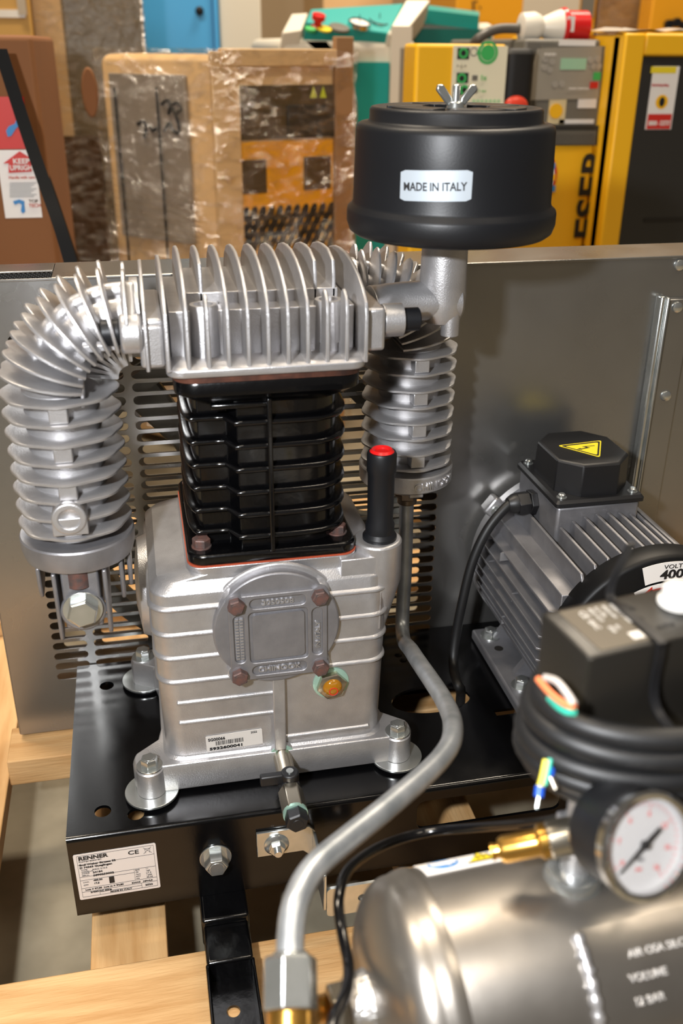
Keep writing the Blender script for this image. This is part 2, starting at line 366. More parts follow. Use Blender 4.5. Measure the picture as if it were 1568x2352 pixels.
# data plate
Mp = axes((-0.0965, YS - 0.0001, 0.1780), (1, 0, 0.012), (-0.012, 0, 1))
dp = decal('data_plate', Mp, 0, 0.0712, 0, 0.0540, mat('off_white_plate', '#cfc6bf', 0, 0.4), bf, r=0.0015, label='white data plate printed with black text')
def on(M, x, y, z=0.0006, rot=0): return M @ Matrix.Translation((x, y, z)) @ Matrix.Rotation(rot, 4, 'Z')
def line(M, x0, y0, x1, y1, w=0.00022, m=INK, p=None, nm='printed_line'):
    d = V(x1 - x0, y1 - y0, 0); L = d.length; Mq = M @ Matrix.Translation((x0, y0, 0.0004)) @ Matrix.Rotation(math.atan2(d.y, d.x), 4, 'Z')
    return MB(Mq).box(0, L, -w / 2, w / 2, 0, 0.0002)
mbl = MB()
for a in ((0.0028, 0.003, 0.0028, 0.052), (0.0028, 0.052, 0.069, 0.052), (0.069, 0.052, 0.069, 0.003), (0.0028, 0.003, 0.069, 0.003), (0.0028, 0.0415, 0.069, 0.0415), (0.0028, 0.0270, 0.069, 0.0270),
          (0.0028, 0.0135, 0.069, 0.0135), (0.0028, 0.0090, 0.069, 0.0090), (0.0028, 0.0230, 0.050, 0.0230), (0.050, 0.0135, 0.050, 0.0270), (0.055, 0.003, 0.055, 0.0090), (0.0180, 0.003, 0.0180, 0.0062), (0.0180, 0.0062, 0.0550, 0.0062),
          (0.0600, 0.0435, 0.0672, 0.0505), (0.0600, 0.0505, 0.0672, 0.0435), (0.0612, 0.0490, 0.0660, 0.0490), (0.0620, 0.0440, 0.0612, 0.0490), (0.0652, 0.0440, 0.0660, 0.0490)):
    q = line(Mp, *a); mbl.v, k = mbl.v + q.v, len(mbl.v); mbl.f += [tuple(i + k for i in f) for f in q.f]
mbl.build('printed_line', INK, dp, smooth=0)
for s, x, y, sz, b, sx in (('RENNER', 0.004, 0.0470, 0.0058, 0.00022, 1.15), ('Kompressoren', 0.004, 0.0445, 0.0026, 0, 1.25), ('Emil Weber Strasse 32', 0.004, 0.0405, 0.0027, 0.00012, 1.25), ('D 74363 Gueglingen', 0.004, 0.0372, 0.0027, 0.00012, 1.25),
    ('TYPE', 0.005, 0.0345, 0.0020, 0, 1.2), ('MODELLO', 0.005, 0.0325, 0.0018, 0, 1.2), ('RIKO 510-S', 0.0145, 0.0335, 0.0024, 0, 1.1), ('CODE', 0.005, 0.0305, 0.0020, 0, 1.2), ('24184', 0.0145, 0.0300, 0.0028, 0.0001, 1.2),
    ('SERIAL', 0.005, 0.0280, 0.0018, 0, 1.2), ('5890250002', 0.0145, 0.0262, 0.0030, 0.0001, 1.2), ('L/min.', 0.005, 0.0200, 0.0020, 0, 1.1), ('485,00', 0.0140, 0.0205, 0.0026, 0.0001, 1.1), ('CFM', 0.005, 0.0165, 0.0020, 0, 1.1), ('17,5', 0.0140, 0.0168, 0.0026, 0.0001, 1.1),
    ('BAR', 0.0510, 0.0250, 0.0019, 0, 1.1), ('11', 0.0600, 0.0248, 0.0023, 0, 1.1), ('PSI', 0.0510, 0.0224, 0.0019, 0, 1.1), ('160', 0.0600, 0.0222, 0.0023, 0, 1.1), ('Tank', 0.0510, 0.0198, 0.0019, 0, 1.1), ('LT.3', 0.0600, 0.0196, 0.0023, 0, 1.1),
    ('RPM', 0.0510, 0.0172, 0.0019, 0, 1.1), ('1200', 0.0600, 0.0170, 0.0023, 0, 1.1), ('KG', 0.0510, 0.0146, 0.0019, 0, 1.1), ('45,00', 0.0600, 0.0144, 0.0023, 0, 1.1),
    ('Lwa = 97,00  Lwa m = 94,80', 0.006, 0.0105, 0.0025, 0.0001, 1.15), ('KW=3   HP=4,0', 0.0465, 0.0100, 0.0024, 0.0001, 1.15), ('3/400VAC 50Hz', 0.0100, 0.0068, 0.0024, 0.0001, 1.15), ('MADE IN ITALY', 0.0270, 0.0038, 0.0024, 0.0001, 1.15), ('2022', 0.0580, 0.0050, 0.0028, 0.0001, 1.2), ('CE', 0.0465, 0.0450, 0.0064, 0.0001, 1.25)):
    text(s, on(Mp, x, y), sz, INK, dp, bold=b, sx=sx, ext=0.0001)
MB(Mp).box(0.0275, 0.0320, 0.0150, 0.0225, 0.0004, 0.0007).build('pump_pictogram', INK, dp, smooth=0)

# ================================================================== BELT GUARD
YG = 0.923; GZ0, GZ1 = 0.165, 0.675; GX0, GX1 = -0.172, 0.66
bg_ = thing('belt_guard', (0.2, 0.96, 0.165), 'large galvanised sheet belt guard with slotted grille behind pump and motor', 'belt guard')
webs = [-0.1275, -0.0840, -0.0180, 0.0480, 0.1140, 0.1800, 0.2460, 0.3085]
def slots(dx=0.0):
    hs = []
    z = 0.2330
    while z < 0.625:
        for i in range(7):
            a, b = webs[i] + 0.0035, webs[i + 1] - 0.0035
            hs.append(rrect(a + dx, b + dx, z, z + 0.0092, 0.0045, 3))
        z += 0.01315
    return hs
plate('front_sheet', [(GX0, GZ0), (GX1, GZ0), (GX1, GZ1), (GX0, GZ1)], slots(), 0.0014, axes((0, YG, 0), (1, 0, 0), (0, 0, 1)), SHEET, bg_, label='galvanised front sheet with rows of rounded slots')
plate('rear_sheet', [(GX0, GZ0), (GX1, GZ0), (GX1, GZ1), (GX0, GZ1)], slots(0.004), 0.0014, axes((0, 0.990, 0), (1, 0, 0), (0, 0, 1)), SHEET, bg_)
MB().box(-0.078, GX1, YG - 0.0006, 0.990, GZ1, GZ1 + 0.0014).build('top_flange', SHEET, bg_, bevel=0.0006)
# perforated left end of the top
ph = []
for i in range(22):
    for j in range(5): ph.append(circ(-0.168 + i * 0.0042 + (j % 2) * 0.0021, YG + 0.006 + j * 0.0050, 0.0016, 6))
plate('perforated_strip', [(GX0, YG), (-0.0785, YG), (-0.0785, YG + 0.032), (GX0, YG + 0.032)], ph, 0.0012, Matrix.Translation((0, 0, GZ1)), DARKM, bg_)
MB().box(GX0, -0.0785, YG + 0.032, 0.990, GZ1, GZ1 + 0.0014).build('top_flange', SHEET, bg_, bevel=0.0006)
MB().box(GX0 - 0.0014, GX0, YG, 0.990, GZ0, GZ1).build('side_sheet', SHEET, bg_, bevel=0.0005)
MB().box(GX1, GX1 + 0.0014, YG, 0.990, GZ0, GZ1).build('side_sheet', SHEET, bg_, bevel=0.0005)
MB().box(GX0 + 0.001, GX1, YG - 0.0022, YG - 0.0008, GZ1 - 0.0012, GZ1 + 0.0012).build('top_hem', SHEET, bg_, bevel=0.0005)
st = MB().box(0.5340, 0.5400, YG - 0.012, YG - 0.0008, 0.30, 0.637).box(0.5400, 0.5440, YG - 0.014, YG - 0.0008, 0.30, 0.636).build('edge_flange', ZINC, bg_, bevel=0.002)
MB().box(0.5475, 0.575, YG - 0.006, YG - 0.0008, 0.30, 0.632).build('corner_channel', SHEET, bg_, bevel=0.0015)
for z, x in ((0.6668 - 0.0, 0.5547), (0.6235, 0.5570), (0.5244, 0.5608)):
    mb = MB().lathe([(0.0062, 0), (0.0062, 0.0008), (0.0055, 0.0024), (0.003, 0.0036), (0, 0.0039)], (x, YG - (0.006 if z < 0.66 else 0.001), z), (0, -1, 0), 24)
    mb.build('pan_head_screw', ZINC, bg_)
# flywheel behind the grille
fw = thing('flywheel', (0.0915, 0.957, 0.235), 'grey spoked flywheel seen through the slots of the belt guard', 'flywheel')
cw = V(0.0915, 0.957, 0.4188); MB().lathe([(0.166, -0.016), (0.186, -0.016), (0.187, -0.006), (0.181, 0.0), (0.187, 0.006), (0.186, 0.016), (0.166, 0.016), (0.166, -0.016)], cw, (0, 1, 0), 72, cap=False).build('rim', FANGREY, fw)
MB().cyl(cw - V(0, 0.018, 0), cw + V(0, 0.018, 0), 0.032, n=32).build('hub', FANGREY, fw, bevel=0.002)
for i in range(5):
    a = R(54 + 72 * i); d = V(math.cos(a), 0, math.sin(a)); n = V(-math.sin(a), 0, math.cos(a))
    rg = [[cw + d * r + n * s * w + V(0, t * 0.008, 0) for s, t in ((-1, -1), (1, -1), (1, 1), (-1, 1))] for r, w in ((0.028, 0.022), (0.10, 0.014), (0.168, 0.020))]
    MB().rings(rg).build('spoke', FANGREY, fw, bevel=0.003)

# ================================================================== COMPRESSOR PUMP
pu = thing('compressor_pump', (0.09, 0.79, 0.25), 'twin-cylinder compressor pump, aluminium crankcase, black cylinder block and finned head', 'compressor pump')
BOLTS = [(-0.0258, 0.7000), (0.2062, 0.7035), (-0.0275, 0.8760), (0.2080, 0.8800)]
cc = MB()
# base flange with four ears
def ear(cx, cy, r, a0, a1, n=8): return [(cx + r * math.cos(R(a0 + (a1 - a0) * i / n)), cy + r * math.sin(R(a0 + (a1 - a0) * i / n))) for i in range(n + 1)]
fl = ear(-0.0258, 0.7105, 0.0150, 150, 270) + ear(0.2062, 0.7105, 0.0150, -90, 30) + [(0.1990, 0.735), (0.1960, 0.755), (0.1960, 0.835), (0.1990, 0.855)] + ear(0.2062, 0.8750, 0.0150, -30, 90) + ear(-0.0258, 0.8750, 0.0150, 90, 210) + [(-0.018, 0.855), (-0.014, 0.835), (-0.014, 0.755), (-0.018, 0.735)]
def ctr(poly, s): cx, cy = 0.09, 0.793; return [(cx + (x - cx) * s, cy + (y - cy) * s) for x, y in poly]
cc.rings([[V(x, y, z) for x, y in ctr(fl, s)] for s, z in ((0.992, 0.2545), (1.0, 0.257), (1.0, 0.279), (0.985, 0.2835))])
# main body: stacked rounded sections with cast ribs
def sec(z, g=0.0, x0=-0.0115, x1=0.1935, y0=0.702, y1=0.884, r=0.018): return [V(x, y, z) for x, y in rrect(x0 - g, x1 + g, y0 - g, y1 + g, r, 6)]
RZ = [at(440, y, Y=0.702).z for y in (1398, 1457, 1511, 1566, 1614, 1660)] + [at(830, 1672, Y=0.702).z]
ribs = [0.3055, 0.3240, 0.3445, 0.3655, 0.3850, 0.4050, 0.4260, 0.4450]
S = []
def dims(z):
    t = (z - 0.283) / (0.455 - 0.283); t = min(max(t, 0), 1)
    return dict(x0=-0.0100 - 0.0035 * t, x1=0.1900 + 0.005 * t, y0=0.7035 - 0.002 * t)
z = 0.2820; S.append(sec(z, 0.004, **dims(z))); S.append(sec(0.286, 0.0, **dims(z)))
S += [sec(z, 0.0, **dims(z)) for z in (0.32, 0.36, 0.40, 0.43)]
S += [sec(0.456, -0.001, **dims(.455)), sec(0.4640, -0.008, **dims(.455)), sec(0.4700, -0.0005, 0.0200, 0.1665, 0.7085, 0.875), sec(0.4768, 0, 0.0205, 0.1660, 0.7080, 0.8745, 0.012)]
cc.rings(S)
# bearing shoulder bulges on the left and right
for sx, xc in ((-1, 0.02), (1, 0.165)):
    cc.lathe([(0.060, 0), (0.058, 0.010 if sx < 0 else 0.004), (0.046, 0.042 if sx < 0 else 0.032), (0.020, 0.046 if sx < 0 else 0.034)], (xc, 0.815, 0.405), (sx, 0, 0), 40)
# oil filler neck
cc.lathe([(0.006, 0), (0.014, 0.030), (0.0215, 0.060), (0.0215, 0.098), (0.0200, 0.100)], (0.1870, 0.7250, 0.3825), n=36)
cc.box(0.150, 0.187, 0.7045, 0.745, 0.40, 0.474)
# front vertical rib, cover bosses
cc.box(0.0875, 0.0985, 0.6960, 0.7060, 0.285, 0.366)
for x, z in ((0.0575, 0.4482), (0.1289, 0.4492), (0.0581, 0.3768), (0.1293, 0.3767)): cc.cyl((x, 0.707, z), (x, 0.6955, z), 0.0115, 0.0095)
cc.lathe([(0.0600, 0), (0.0585, 0.003)], (0.0932, 0.7055, 0.4188), (0, -1, 0), 56)
cc.lathe([(0.0125, 0), (0.0115, 0.006)], (0.0945, 0.704, 0.2770), (0, -1, 0), 30)
def rib(z, xa=None, xb=None):
    d = dims(z); x0, x1, y0 = d['x0'], d['x1'], d['y0']
    if xa is None:
        cc.rings([sec(z + dz, g, **d) for dz, g in ((-0.0030, -0.001), (-0.0010, 0.0018), (0.0008, 0.0020), (0.0022, 0.0008), (0.0036, -0.001))])
    else:
        cc.rings([[V(xx, y0 - g, z + dz) for dz, g in ((-0.0030, -0.003), (-0.0010, 0.0018), (0.0008, 0.0020), (0.0022, 0.0008), (0.0036, -0.003))] for xx in (xa, xb)])
for z in RZ[:4]: rib(z)
for z in RZ[4:6]: rib(z, dims(z)['x0'] + 0.014, 0.090)
rib(RZ[6], 0.096, 0.178)
crank = cc.build('crankcase', ALU, pu, bevel=0.0012, smooth=30)
for x, y in BOLTS: MB().lathe([(0.0130, 0.2560), (0.0125, 0.2810), (0.0105, 0.2830)], (x, y, 0), n=30).build('foot_boss', ALU, crank)
# mounting bolts, washers
for x, y in BOLTS:
    b = hexbolt('mounting_bolt', (x, y, 0.2828), (0, 0, 1), 0.0135, 0.0085, 0.0118, ZINC, pu)
    MB().cyl((x, y, 0.2532), (x, y, 0.2556), 0.0245, n=40).build('large_washer', ZINC, b, bevel=0.0004)
    MB().cyl((x, y, 0.2500), (x, y, 0.2530), 0.0215, n=40).build('rubber_washer', RUBBER, b, bevel=0.0004)
# crankcase cover
cv = MB().lathe([(0.0548, 0), (0.0548, 0.0075), (0.0536, 0.0088), (0.0, 0.0090)], (0.0922, 0.7030, 0.4188), (0, -1, 0), 72)
cover = cv.build('crankcase_cover', ALU_D, pu, bevel=0.0004)
YV = 0.6940
Mc = axes((0.0934, YV, 0.4130), (1, 0, 0.006), (-0.006, 0, 1))
plate('raised_frame', rrect(-0.0425, 0.0425, -0.0425, 0.0425, 0.009, 5), [rrect(-0.0255, 0.0255, -0.0255, 0.0255, 0.004), rrect(-0.0240, 0.0240, 0.0290, 0.0385, 0.0045), rrect(-0.0240, 0.0240, -0.0385, -0.0290, 0.0045), rrect(0.0290, 0.0385, -0.0240, 0.0240, 0.0045), rrect(-0.0385, -0.0290, -0.0240, 0.0240, 0.0045)], 0.0030, Mc @ Matrix.Translation((0, 0, 0.0008)), ALU_D, cover, bevel=0.0007)
decal('raised_panel', Mc, -0.0225, 0.0225, -0.0225, 0.0225, ALU_D, cover, r=0.003, th=0.0020)
tk = MB(Mc)
for i in range(14):
    for xx in (-0.0372, -0.0334): tk.box(xx, xx + 0.0031, -0.0205 + i * 0.0030, -0.0190 + i * 0.0030, 0, 0.0016)
tk.build('cast_gauge_marks', ALU, cover, smooth=0)
text('3050508', on(Mc, 0, 0.0312, 0.0006), 0.0066, ALU, cover, 'cast_lettering', 0.0007, 0.0001, 'CENTER', 1.2)
text('CHINOOK', on(Mc, 0, -0.0362, 0.0006), 0.0066, ALU, cover, 'cast_lettering', 0.0007, 0.0001, 'CENTER', 1.2)
text('IN ITALY', on(Mc, 0.0362, -0.004, 0.0006, PI / 2), 0.0062, ALU, cover, 'cast_lettering', 0.0007, 0.0001, 'CENTER', 1.1)
for x, z in ((0.0575, 0.4482), (0.1289, 0.4492), (0.0581, 0.3768), (0.1293, 0.3767)):
    MB().cyl((x, 0.6985, z), (x, 0.6915, z), 0.0092, 0.0085).build('bolt_boss', ALU_D, cover)
    hexbolt('cover_bolt', (x, 0.6915, z), (0, -1, 0), 0.0128, 0.0068, 0, RUST, cover, rot=random.random())
# oil sight glass
sg = MB().lathe([(0.0165, 0), (0.0165, 0.0020), (0.0140, 0.0028)], (0.1412, 0.7035, 0.3500), (0, -1, 0), 36).build('oil_sight_glass', SEALG, pu, label='amber oil sight glass in pale green flanged hex ring')
hx = MB().hexp((0.1412, 0.7008, 0.3500), (0.1412, 0.6945, 0.3500), 0.0240, 0.2, 0.001).build('hex_ring', NICKEL, sg)
MB().ball((0.1412, 0.6945, 0.3500), 0.0090, 12, (1, 0.55, 1)).build('lens', LENS, sg)
mt = MB().lathe([(0.0034, -0.0001), (0.0034, 0.0003), (0.0041, 0.0003), (0.0041, -0.0001), (0.0034, -0.0001)], (0.1412, 0.6896, 0.3490), (0, -1, 0), 20, cap=False).build('red_level_ring', REDI, sg)
# serial sticker
Ml = axes((0.0262, 0.7028, 0.2888), (1, 0, 0.03), (-0.03, 0, 1))
sk = decal('serial_label', Ml, 0, 0.0515, 0, 0.0172, GREYL, pu, r=0.001, label='pale grey sticker with barcode and serial number')
text('SG00066', on(Ml, 0.002, 0.0115), 0.0044, INK, sk, bold=0.0001, sx=0.95); text('5932600041', on(Ml, 0.0025, 0.0012), 0.0040, INK, sk, bold=0.00015, sx=1.55); text('2022', on(Ml, 0.0410, 0.0138), 0.0029, INK, sk)
bc = MB(Ml); x = 0.0085
while x < 0.034:
    w = random.choice((0.0003, 0.0005, 0.0008)); bc.box(x, x + w, 0.0058, 0.0104, 0.0004, 0.0006); x += w + random.choice((0.0004, 0.0006))
bc.build('barcode', INK, sk, smooth=0)
# oil drain valve
dx, dz = 0.0945, 0.2770
dv = MB().cyl((dx, 0.698, dz), (dx, 0.664, dz), 0.0085, n=30).build('oil_drain_valve', NICKEL, pu, bevel=0.0005)
MB().cyl((dx, 0.6985, dz), (dx, 0.6970, dz), 0.0118, n=30).build('seal_ring', SEALG, dv)
MB().hexp((dx, 0.650, dz), (dx, 0.622, dz), 0.0195, 0.0).build('hex_body', NICKEL, dv, bevel=0.0008)
MB().cyl((dx, 0.6235, dz), (dx, 0.6205, dz), 0.0108, n=30).build('seal_ring', SEALG, dv)
MB().hexp((dx, 0.6208, dz), (dx, 0.6085, dz), 0.0175, 0.3, 0.0015).cyl((dx, 0.609, dz), (dx, 0.6082, dz), 0.0050).build('end_plug', PLAST, dv, bevel=0.0006)
hl = MB().cyl((dx, 0.664, dz), (dx, 0.650, dz), 0.0098, n=24).cyl((dx + 0.001, 0.657, dz + 0.004), (dx + 0.001, 0.657, dz + 0.016), 0.0072, 0.0082, n=24)
hl.box(dx - 0.0255, dx + 0.002, 0.6535, 0.6605, dz + 0.0050, dz + 0.0155).box(dx - 0.001, dx + 0.009, 0.654, 0.660, dz + 0.005, dz + 0.0155)
hl.build('lever', PLAST, dv, bevel=0.0015)
MB().cyl((dx + 0.001, 0.657, dz + 0.0158), (dx + 0.001, 0.657, dz + 0.0172), 0.0033, n=16).build('lever_screw', ZINC, dv)
# oil filler tube with breather
ft = MB().lathe([(0.0150, 0.4825), (0.0150, 0.4855), (0.0125, 0.4890), (0.0128, 0.4960), (0.0112, 0.5010), (0.0117, 0.5450), (0.0127, 0.5470), (0.0127, 0.5620), (0.0118, 0.5640), (0.0105, 0.5640)], (0.1885, 0.7240, 0), n=36).build('oil_filler_tube', BLACKM, pu)
MB().lathe([(0.0104, 0.5642), (0.0085, 0.5662), (0.0060, 0.5650), (0.0058, 0.5640)], (0.1885, 0.7240, 0), n=30).build('red_plug', REDP, ft)

# cylinder block ------------------------------------------------------
cb = MB()
cb.rings([[V(x, y, z) for x, y in rrect(0.0215 - g, 0.1655 + g, 0.7085 - g, 0.8745 + g, 0.014, 6)] for g, z in ((-0.001, 0.4780), (0, 0.4790), (0, 0.4860), (-0.0015, 0.4880))])
def lobe(g):   # fin outline: rounded rectangle with the front and rear cylinder bulges
    pts = []
    for t in (2 * PI * i / 72 for i in range(72)):
        c, s = math.cos(t), math.sin(t); n = 4.5
        k = 1 / ((abs(c) / (0.069 + g)) ** n + (abs(s) / (0.078 + g)) ** n) ** (1 / n)
        x, y = c * k, s * k
        if s < 0 and x < -0.030: y = max(y, -0.062 - g)     # stepped back left of the front web
        pts.append((0.0930 + x, 0.7900 + y))
    return pts
cb.rings([[V(x, y, z) for x, y in lobe(g)] for g, z in ((-0.0065, 0.486), (-0.0075, 0.495), (-0.0075, 0.632))])
cyl = cb.build('cylinder_block', BLACKG, pu, bevel=0.0008, smooth=50)
for i in range(7):
    z = 0.4990 + 0.0203 * i
    f = MB().rings([[V(x, y, zz) for x, y in lobe(g)] for g, zz in ((-0.008, z - 0.0042), (-0.001, z - 0.0020), (0.0, z), (-0.0005, z + 0.0018), (-0.0025, z + 0.0030), (-0.008, z + 0.0036))])
    f.build('cooling_fin', BLACKG, cyl, smooth=50)
MB().box(0.0905, 0.0945, 0.7080, 0.745, 0.486, 0.622).build('front_web', BLACKG, cyl, bevel=0.001)
MB().box(0.0470, 0.0925, 0.7130, 0.745, 0.6130, 0.6180).build('top_ledge', BLACKG, cyl, bevel=0.0015)
MB().rings([[V(x, y, z) for x, y in rrect(0.0200 - g, 0.1655 + g, 0.7000 - g, 0.8690 + g, 0.018, 6)] for g, z in ((-0.016, 0.6170), (-0.004, 0.6260), (0, 0.6290), (0, 0.6380), (-0.001, 0.6400))]).build('top_flange', BLACKG, cyl, smooth=50)
MB().rings([[V(x, y, z) for x, y in rrect(0.0195, 0.1660, 0.6992, 0.8695, 0.016, 6)] for z in (0.6402, 0.6448)]).build('head_gasket', BROWNG, cyl, smooth=50)
MB().rings([[V(x, y, z) for x, y in rrect(0.0208, 0.1662, 0.7078, 0.8752, 0.014, 6)] for z in (0.4772, 0.4782)]).build('base_seal', GASK, cyl, smooth=50)
for x, y in ((0.0340, 0.7265), (0.1520, 0.7310), (0.0340, 0.8600), (0.1520, 0.8600)): hexbolt('flange_bolt', (x, y, 0.4875), (0, 0, 1), 0.0135, 0.0072, 0.0085, RUST, cyl, rot=random.random())

# cylinder head ------------------------------------------------------
hb = MB().rings([[V(x, y, z) for x, y in rrect(0.0150 - g, 0.1680 + g, 0.6960 - g, 0.8720 + g, 0.012, 5)] for g, z in ((-0.001, 0.6450), (0, 0.6462), (0, 0.6510), (-0.0025, 0.6530))])
hb.box(0.0200, 0.1640, 0.7290, 0.8550, 0.6525, 0.6880); hb.box(0.030, 0.155, 0.750, 0.845, 0.685, 0.697)
head = hb.build('cylinder_head', ALU, pu, bevel=0.003, seg=3)
prof = [(0.6975, 0.6500), (0.6967, 0.6880), (0.7000, 0.6985), (0.7110, 0.7070), (0.7280, 0.7145), (0.7500, 0.7200), (0.7750, 0.7230), (0.8000, 0.7225), (0.8200, 0.7205), (0.8400, 0.7160), (0.8580, 0.7070), (0.8680, 0.6960), (0.8710, 0.6860), (0.8705, 0.6500)]
profcut = [(0.6975, 0.6500), (0.6967, 0.6880), (0.6990, 0.6975), (0.7050, 0.7035), (0.7110, 0.7050), (0.7150, 0.7020), (0.7165, 0.6950), (0.7180, 0.6600), (0.7500, 0.6600), (0.7500, 0.7050), (0.7530, 0.7180), (0.7750, 0.7230)]
profcut += [(0.8000, 0.7225), (0.8200, 0.7205), (0.8400, 0.7160), (0.8580, 0.7070), (0.8680, 0.6960), (0.8710, 0.6860), (0.8705, 0.6500)]
for i in range(11):
    x = 0.0168 + 0.01500 * i; pf = profcut if i in (2, 8, 9) else prof
    if i in (0, 10): pf = [(y, 0.65 + (z - 0.65) * (0.90 if i == 0 else 0.95)) for y, z in pf]
    MB().prism(pf, lambda u, v: V(x - 0.00175 - (v - .65) * -0.004, u, v), lambda u, v: V(x + 0.00175 - (v - .65) * 0.004, u, v)).build('cooling_fin', ALU, head, bevel=0.0009)
MB().prism([(y if y < 0.74 else 0.74 + (y - 0.74) * 0.6, 0.652 + (z - 0.652) * 0.93) for y, z in prof], lambda u, v: V(0.0005, u + 0.004, v), lambda u, v: V(0.0035, u + 0.004, v)).build('cooling_fin', ALU, head, bevel=0.0009)
for x in (0.0468, 0.1440):
    bo = MB().lathe([(0.0125, 0.650), (0.0115, 0.6900), (0.0105, 0.6920), (0.0075, 0.6920), (0.0075, 0.6820), (0, 0.6820)], (x, 0.7335, 0), n=28).build('bolt_boss', ALU, head)
    MB().hexp((x, 0.7335, 0.6822), (x, 0.7335, 0.6860), 0.011, 0.2).build('socket_bolt', BLACKM, bo)
# side port blocks
MB().box(0.0000, 0.0150, 0.7060, 0.8050, 0.6560, 0.6890).box(-0.0030, 0.0150, 0.7045, 0.7220, 0.6520, 0.6850).build('port_block', ALU, head, bevel=0.003, seg=3)
MB().box(0.1685, 0.1840, 0.7060, 0.8800, 0.6560, 0.6900).build('port_block', ALU, head, bevel=0.003, seg=3)

# finned cooling manifolds ---------------------------------------------
def manifold(sgn, xa, xb, yc, zh, zbot, label, nh, nv, first_cut):
    """sgn -1: bends to the left. xa: start at the head, xb: axis of the vertical leg"""
    Rb = 0.054; cx = xb - sgn * Rb; cz = zh - Rb
    path = [(V(x, yc, zh), V(sgn, 0, 0), V(0, 0, 1)) for x in (xa, cx)]
    pts = [V(xa, yc, zh)] + [V(cx + sgn * Rb * math.sin(R(a)), yc, cz + Rb * math.cos(R(a))) for a in range(0, 91, 9)] + [V(xb, yc, zbot + 0.01)]
    core = MB().tube(pts, [0.0165] * (len(pts) - 2) + [0.029] * 2, 28)
    st = abs(cx - xa)
    core.cyl((xa, yc, zh), (xa + sgn * 0.006, yc, zh), 0.028)
    core.tube([V(xa + sgn * 0.004, yc, zh + 0.019)] + [V(cx + sgn * (Rb + 0.019) * math.sin(R(a)), yc, cz + (Rb + 0.019) * math.cos(R(a))) for a in range(0, 71, 7)], 0.0065, 14)
    man = core.build('cooling_manifold', ALU, pu, smooth=50, label=label)
    def fin(o, out, tan, Rr, notch, clip, th=0.0017, name='cooling_fin', octo=0.0):
        u = V(0, -1, 0)        # towards the viewer
        pl = []
        for i in range(60):
            t = 2 * PI * i / 60; rr = Rr * (1 - octo * (1 - max(abs(math.cos(4 * t + PI)) ** 1.5, 0)))
            d = min(t, 2 * PI - t); rr *= 1 - notch * math.exp(-(d / 0.20) ** 2)
            a, b = rr * math.cos(t), rr * math.sin(t)      # a along out, b along u
            if a < -clip and b > -0.006: a = -clip
            pl.append((a, b))
        rg = []
        for k, s in ((-1, 0.978), (-0.6, 1.0), (0.6, 1.0), (1, 0.978)):
            rg.append([o + out * a * s + u * b * s + tan * (k * th) for a, b in pl])
        return MB().rings(rg).build(name, ALU, man, smooth=40)
    # straight run beside the head
    for i in range(nh):
        x = xa + sgn * (0.010 + i * 0.0155)
        if abs(x - xa) < st + 0.004: fin(V(x, yc, zh), V(0, 0, 1), V(sgn, 0, 0), 0.0405, 0.36, 0.016, 0.0014)
    # bend
    for k in range(1, 9):
        a = R(90 * k / 9); out = V(sgn * math.sin(a), 0, math.cos(a)); tan = V(sgn * math.cos(a), 0, -math.sin(a))
        fin(V(cx, yc, cz) + out * Rb, out, tan, 0.0435 + 0.0003 * k, 0.36 * (1 - (k / 9) ** 2), 0.018, 0.0014)
    for i in range(nv):
        z = cz - 0.002 - i * 0.0157
        if z < zbot + 0.014: break
        fin(V(xb, yc, z), V(sgn, 0, 0), V(0, 0, -1), 0.0455, 0.0, 0.1, 0.0015, octo=0.045)
    zz = cz - 0.002
    rl = MB()
    for i in range(0, nv, 2): rl.box(xb - 0.007, xb + 0.007, yc - 0.0420, yc - 0.02, zz - 0.0157 * (i + 1) + 0.002, zz - 0.0157 * i - 0.001)
    rl.build('spacer_rib', ALU, man, bevel=0.001)
    return man, cx, cz
lm, lcx, lcz = manifold(-1, -0.0010, -0.0665, 0.742, 0.6840, 0.4960, 'left finned cooling manifold ending in a ribbed cap with hex plug', 1, 9, True)
xv, yv = -0.0665, 0.742
# inner web of the bend (cast plate in front)
MB().prism([(-0.030, 0.670), (-0.046, 0.670), (-0.050, 0.664), (-0.050, 0.622), (-0.047, 0.622), (-0.045, 0.655), (-0.040, 0.664), (-0.004, 0.666), (-0.004, 0.672)], lambda a, b: V(a, 0.712, b), lambda a, b: V(a, 0.722, b)).build('corner_web', ALU, lm, bevel=0.001)
ear_ = MB().cyl((-0.0165, 0.714, 0.677), (0.000, 0.714, 0.677), 0.0150, n=32).prism([(0.7000, 0.679), (0.728, 0.672), (0.752, 0.708), (0.728, 0.712)], lambda a, b: V(-0.0140, a, b), lambda a, b: V(-0.0030, a, b))
ear_.build('flange_ear', ALU, lm, bevel=0.003, seg=3)
MB().cyl((-0.0300, 0.712, 0.679), (-0.0165, 0.712, 0.679), 0.0098, n=26).build('flange_bolt', BLACKM, lm, bevel=0.001)
bs = MB().lathe([(0.0135, -0.020), (0.0135, 0.0), (0.0125, 0.001), (0.0085, 0.001), (0.0078, -0.0012), (0.004, -0.0030), (0, -0.0036)], (xv - 0.001, 0.6945, 0.5385), (0, -1, 0), 32)
bs.box(xv - 0.0145, xv + 0.0125, 0.6950, 0.712, 0.524, 0.5385).build('threaded_boss', ALU, lm, bevel=0.0006)
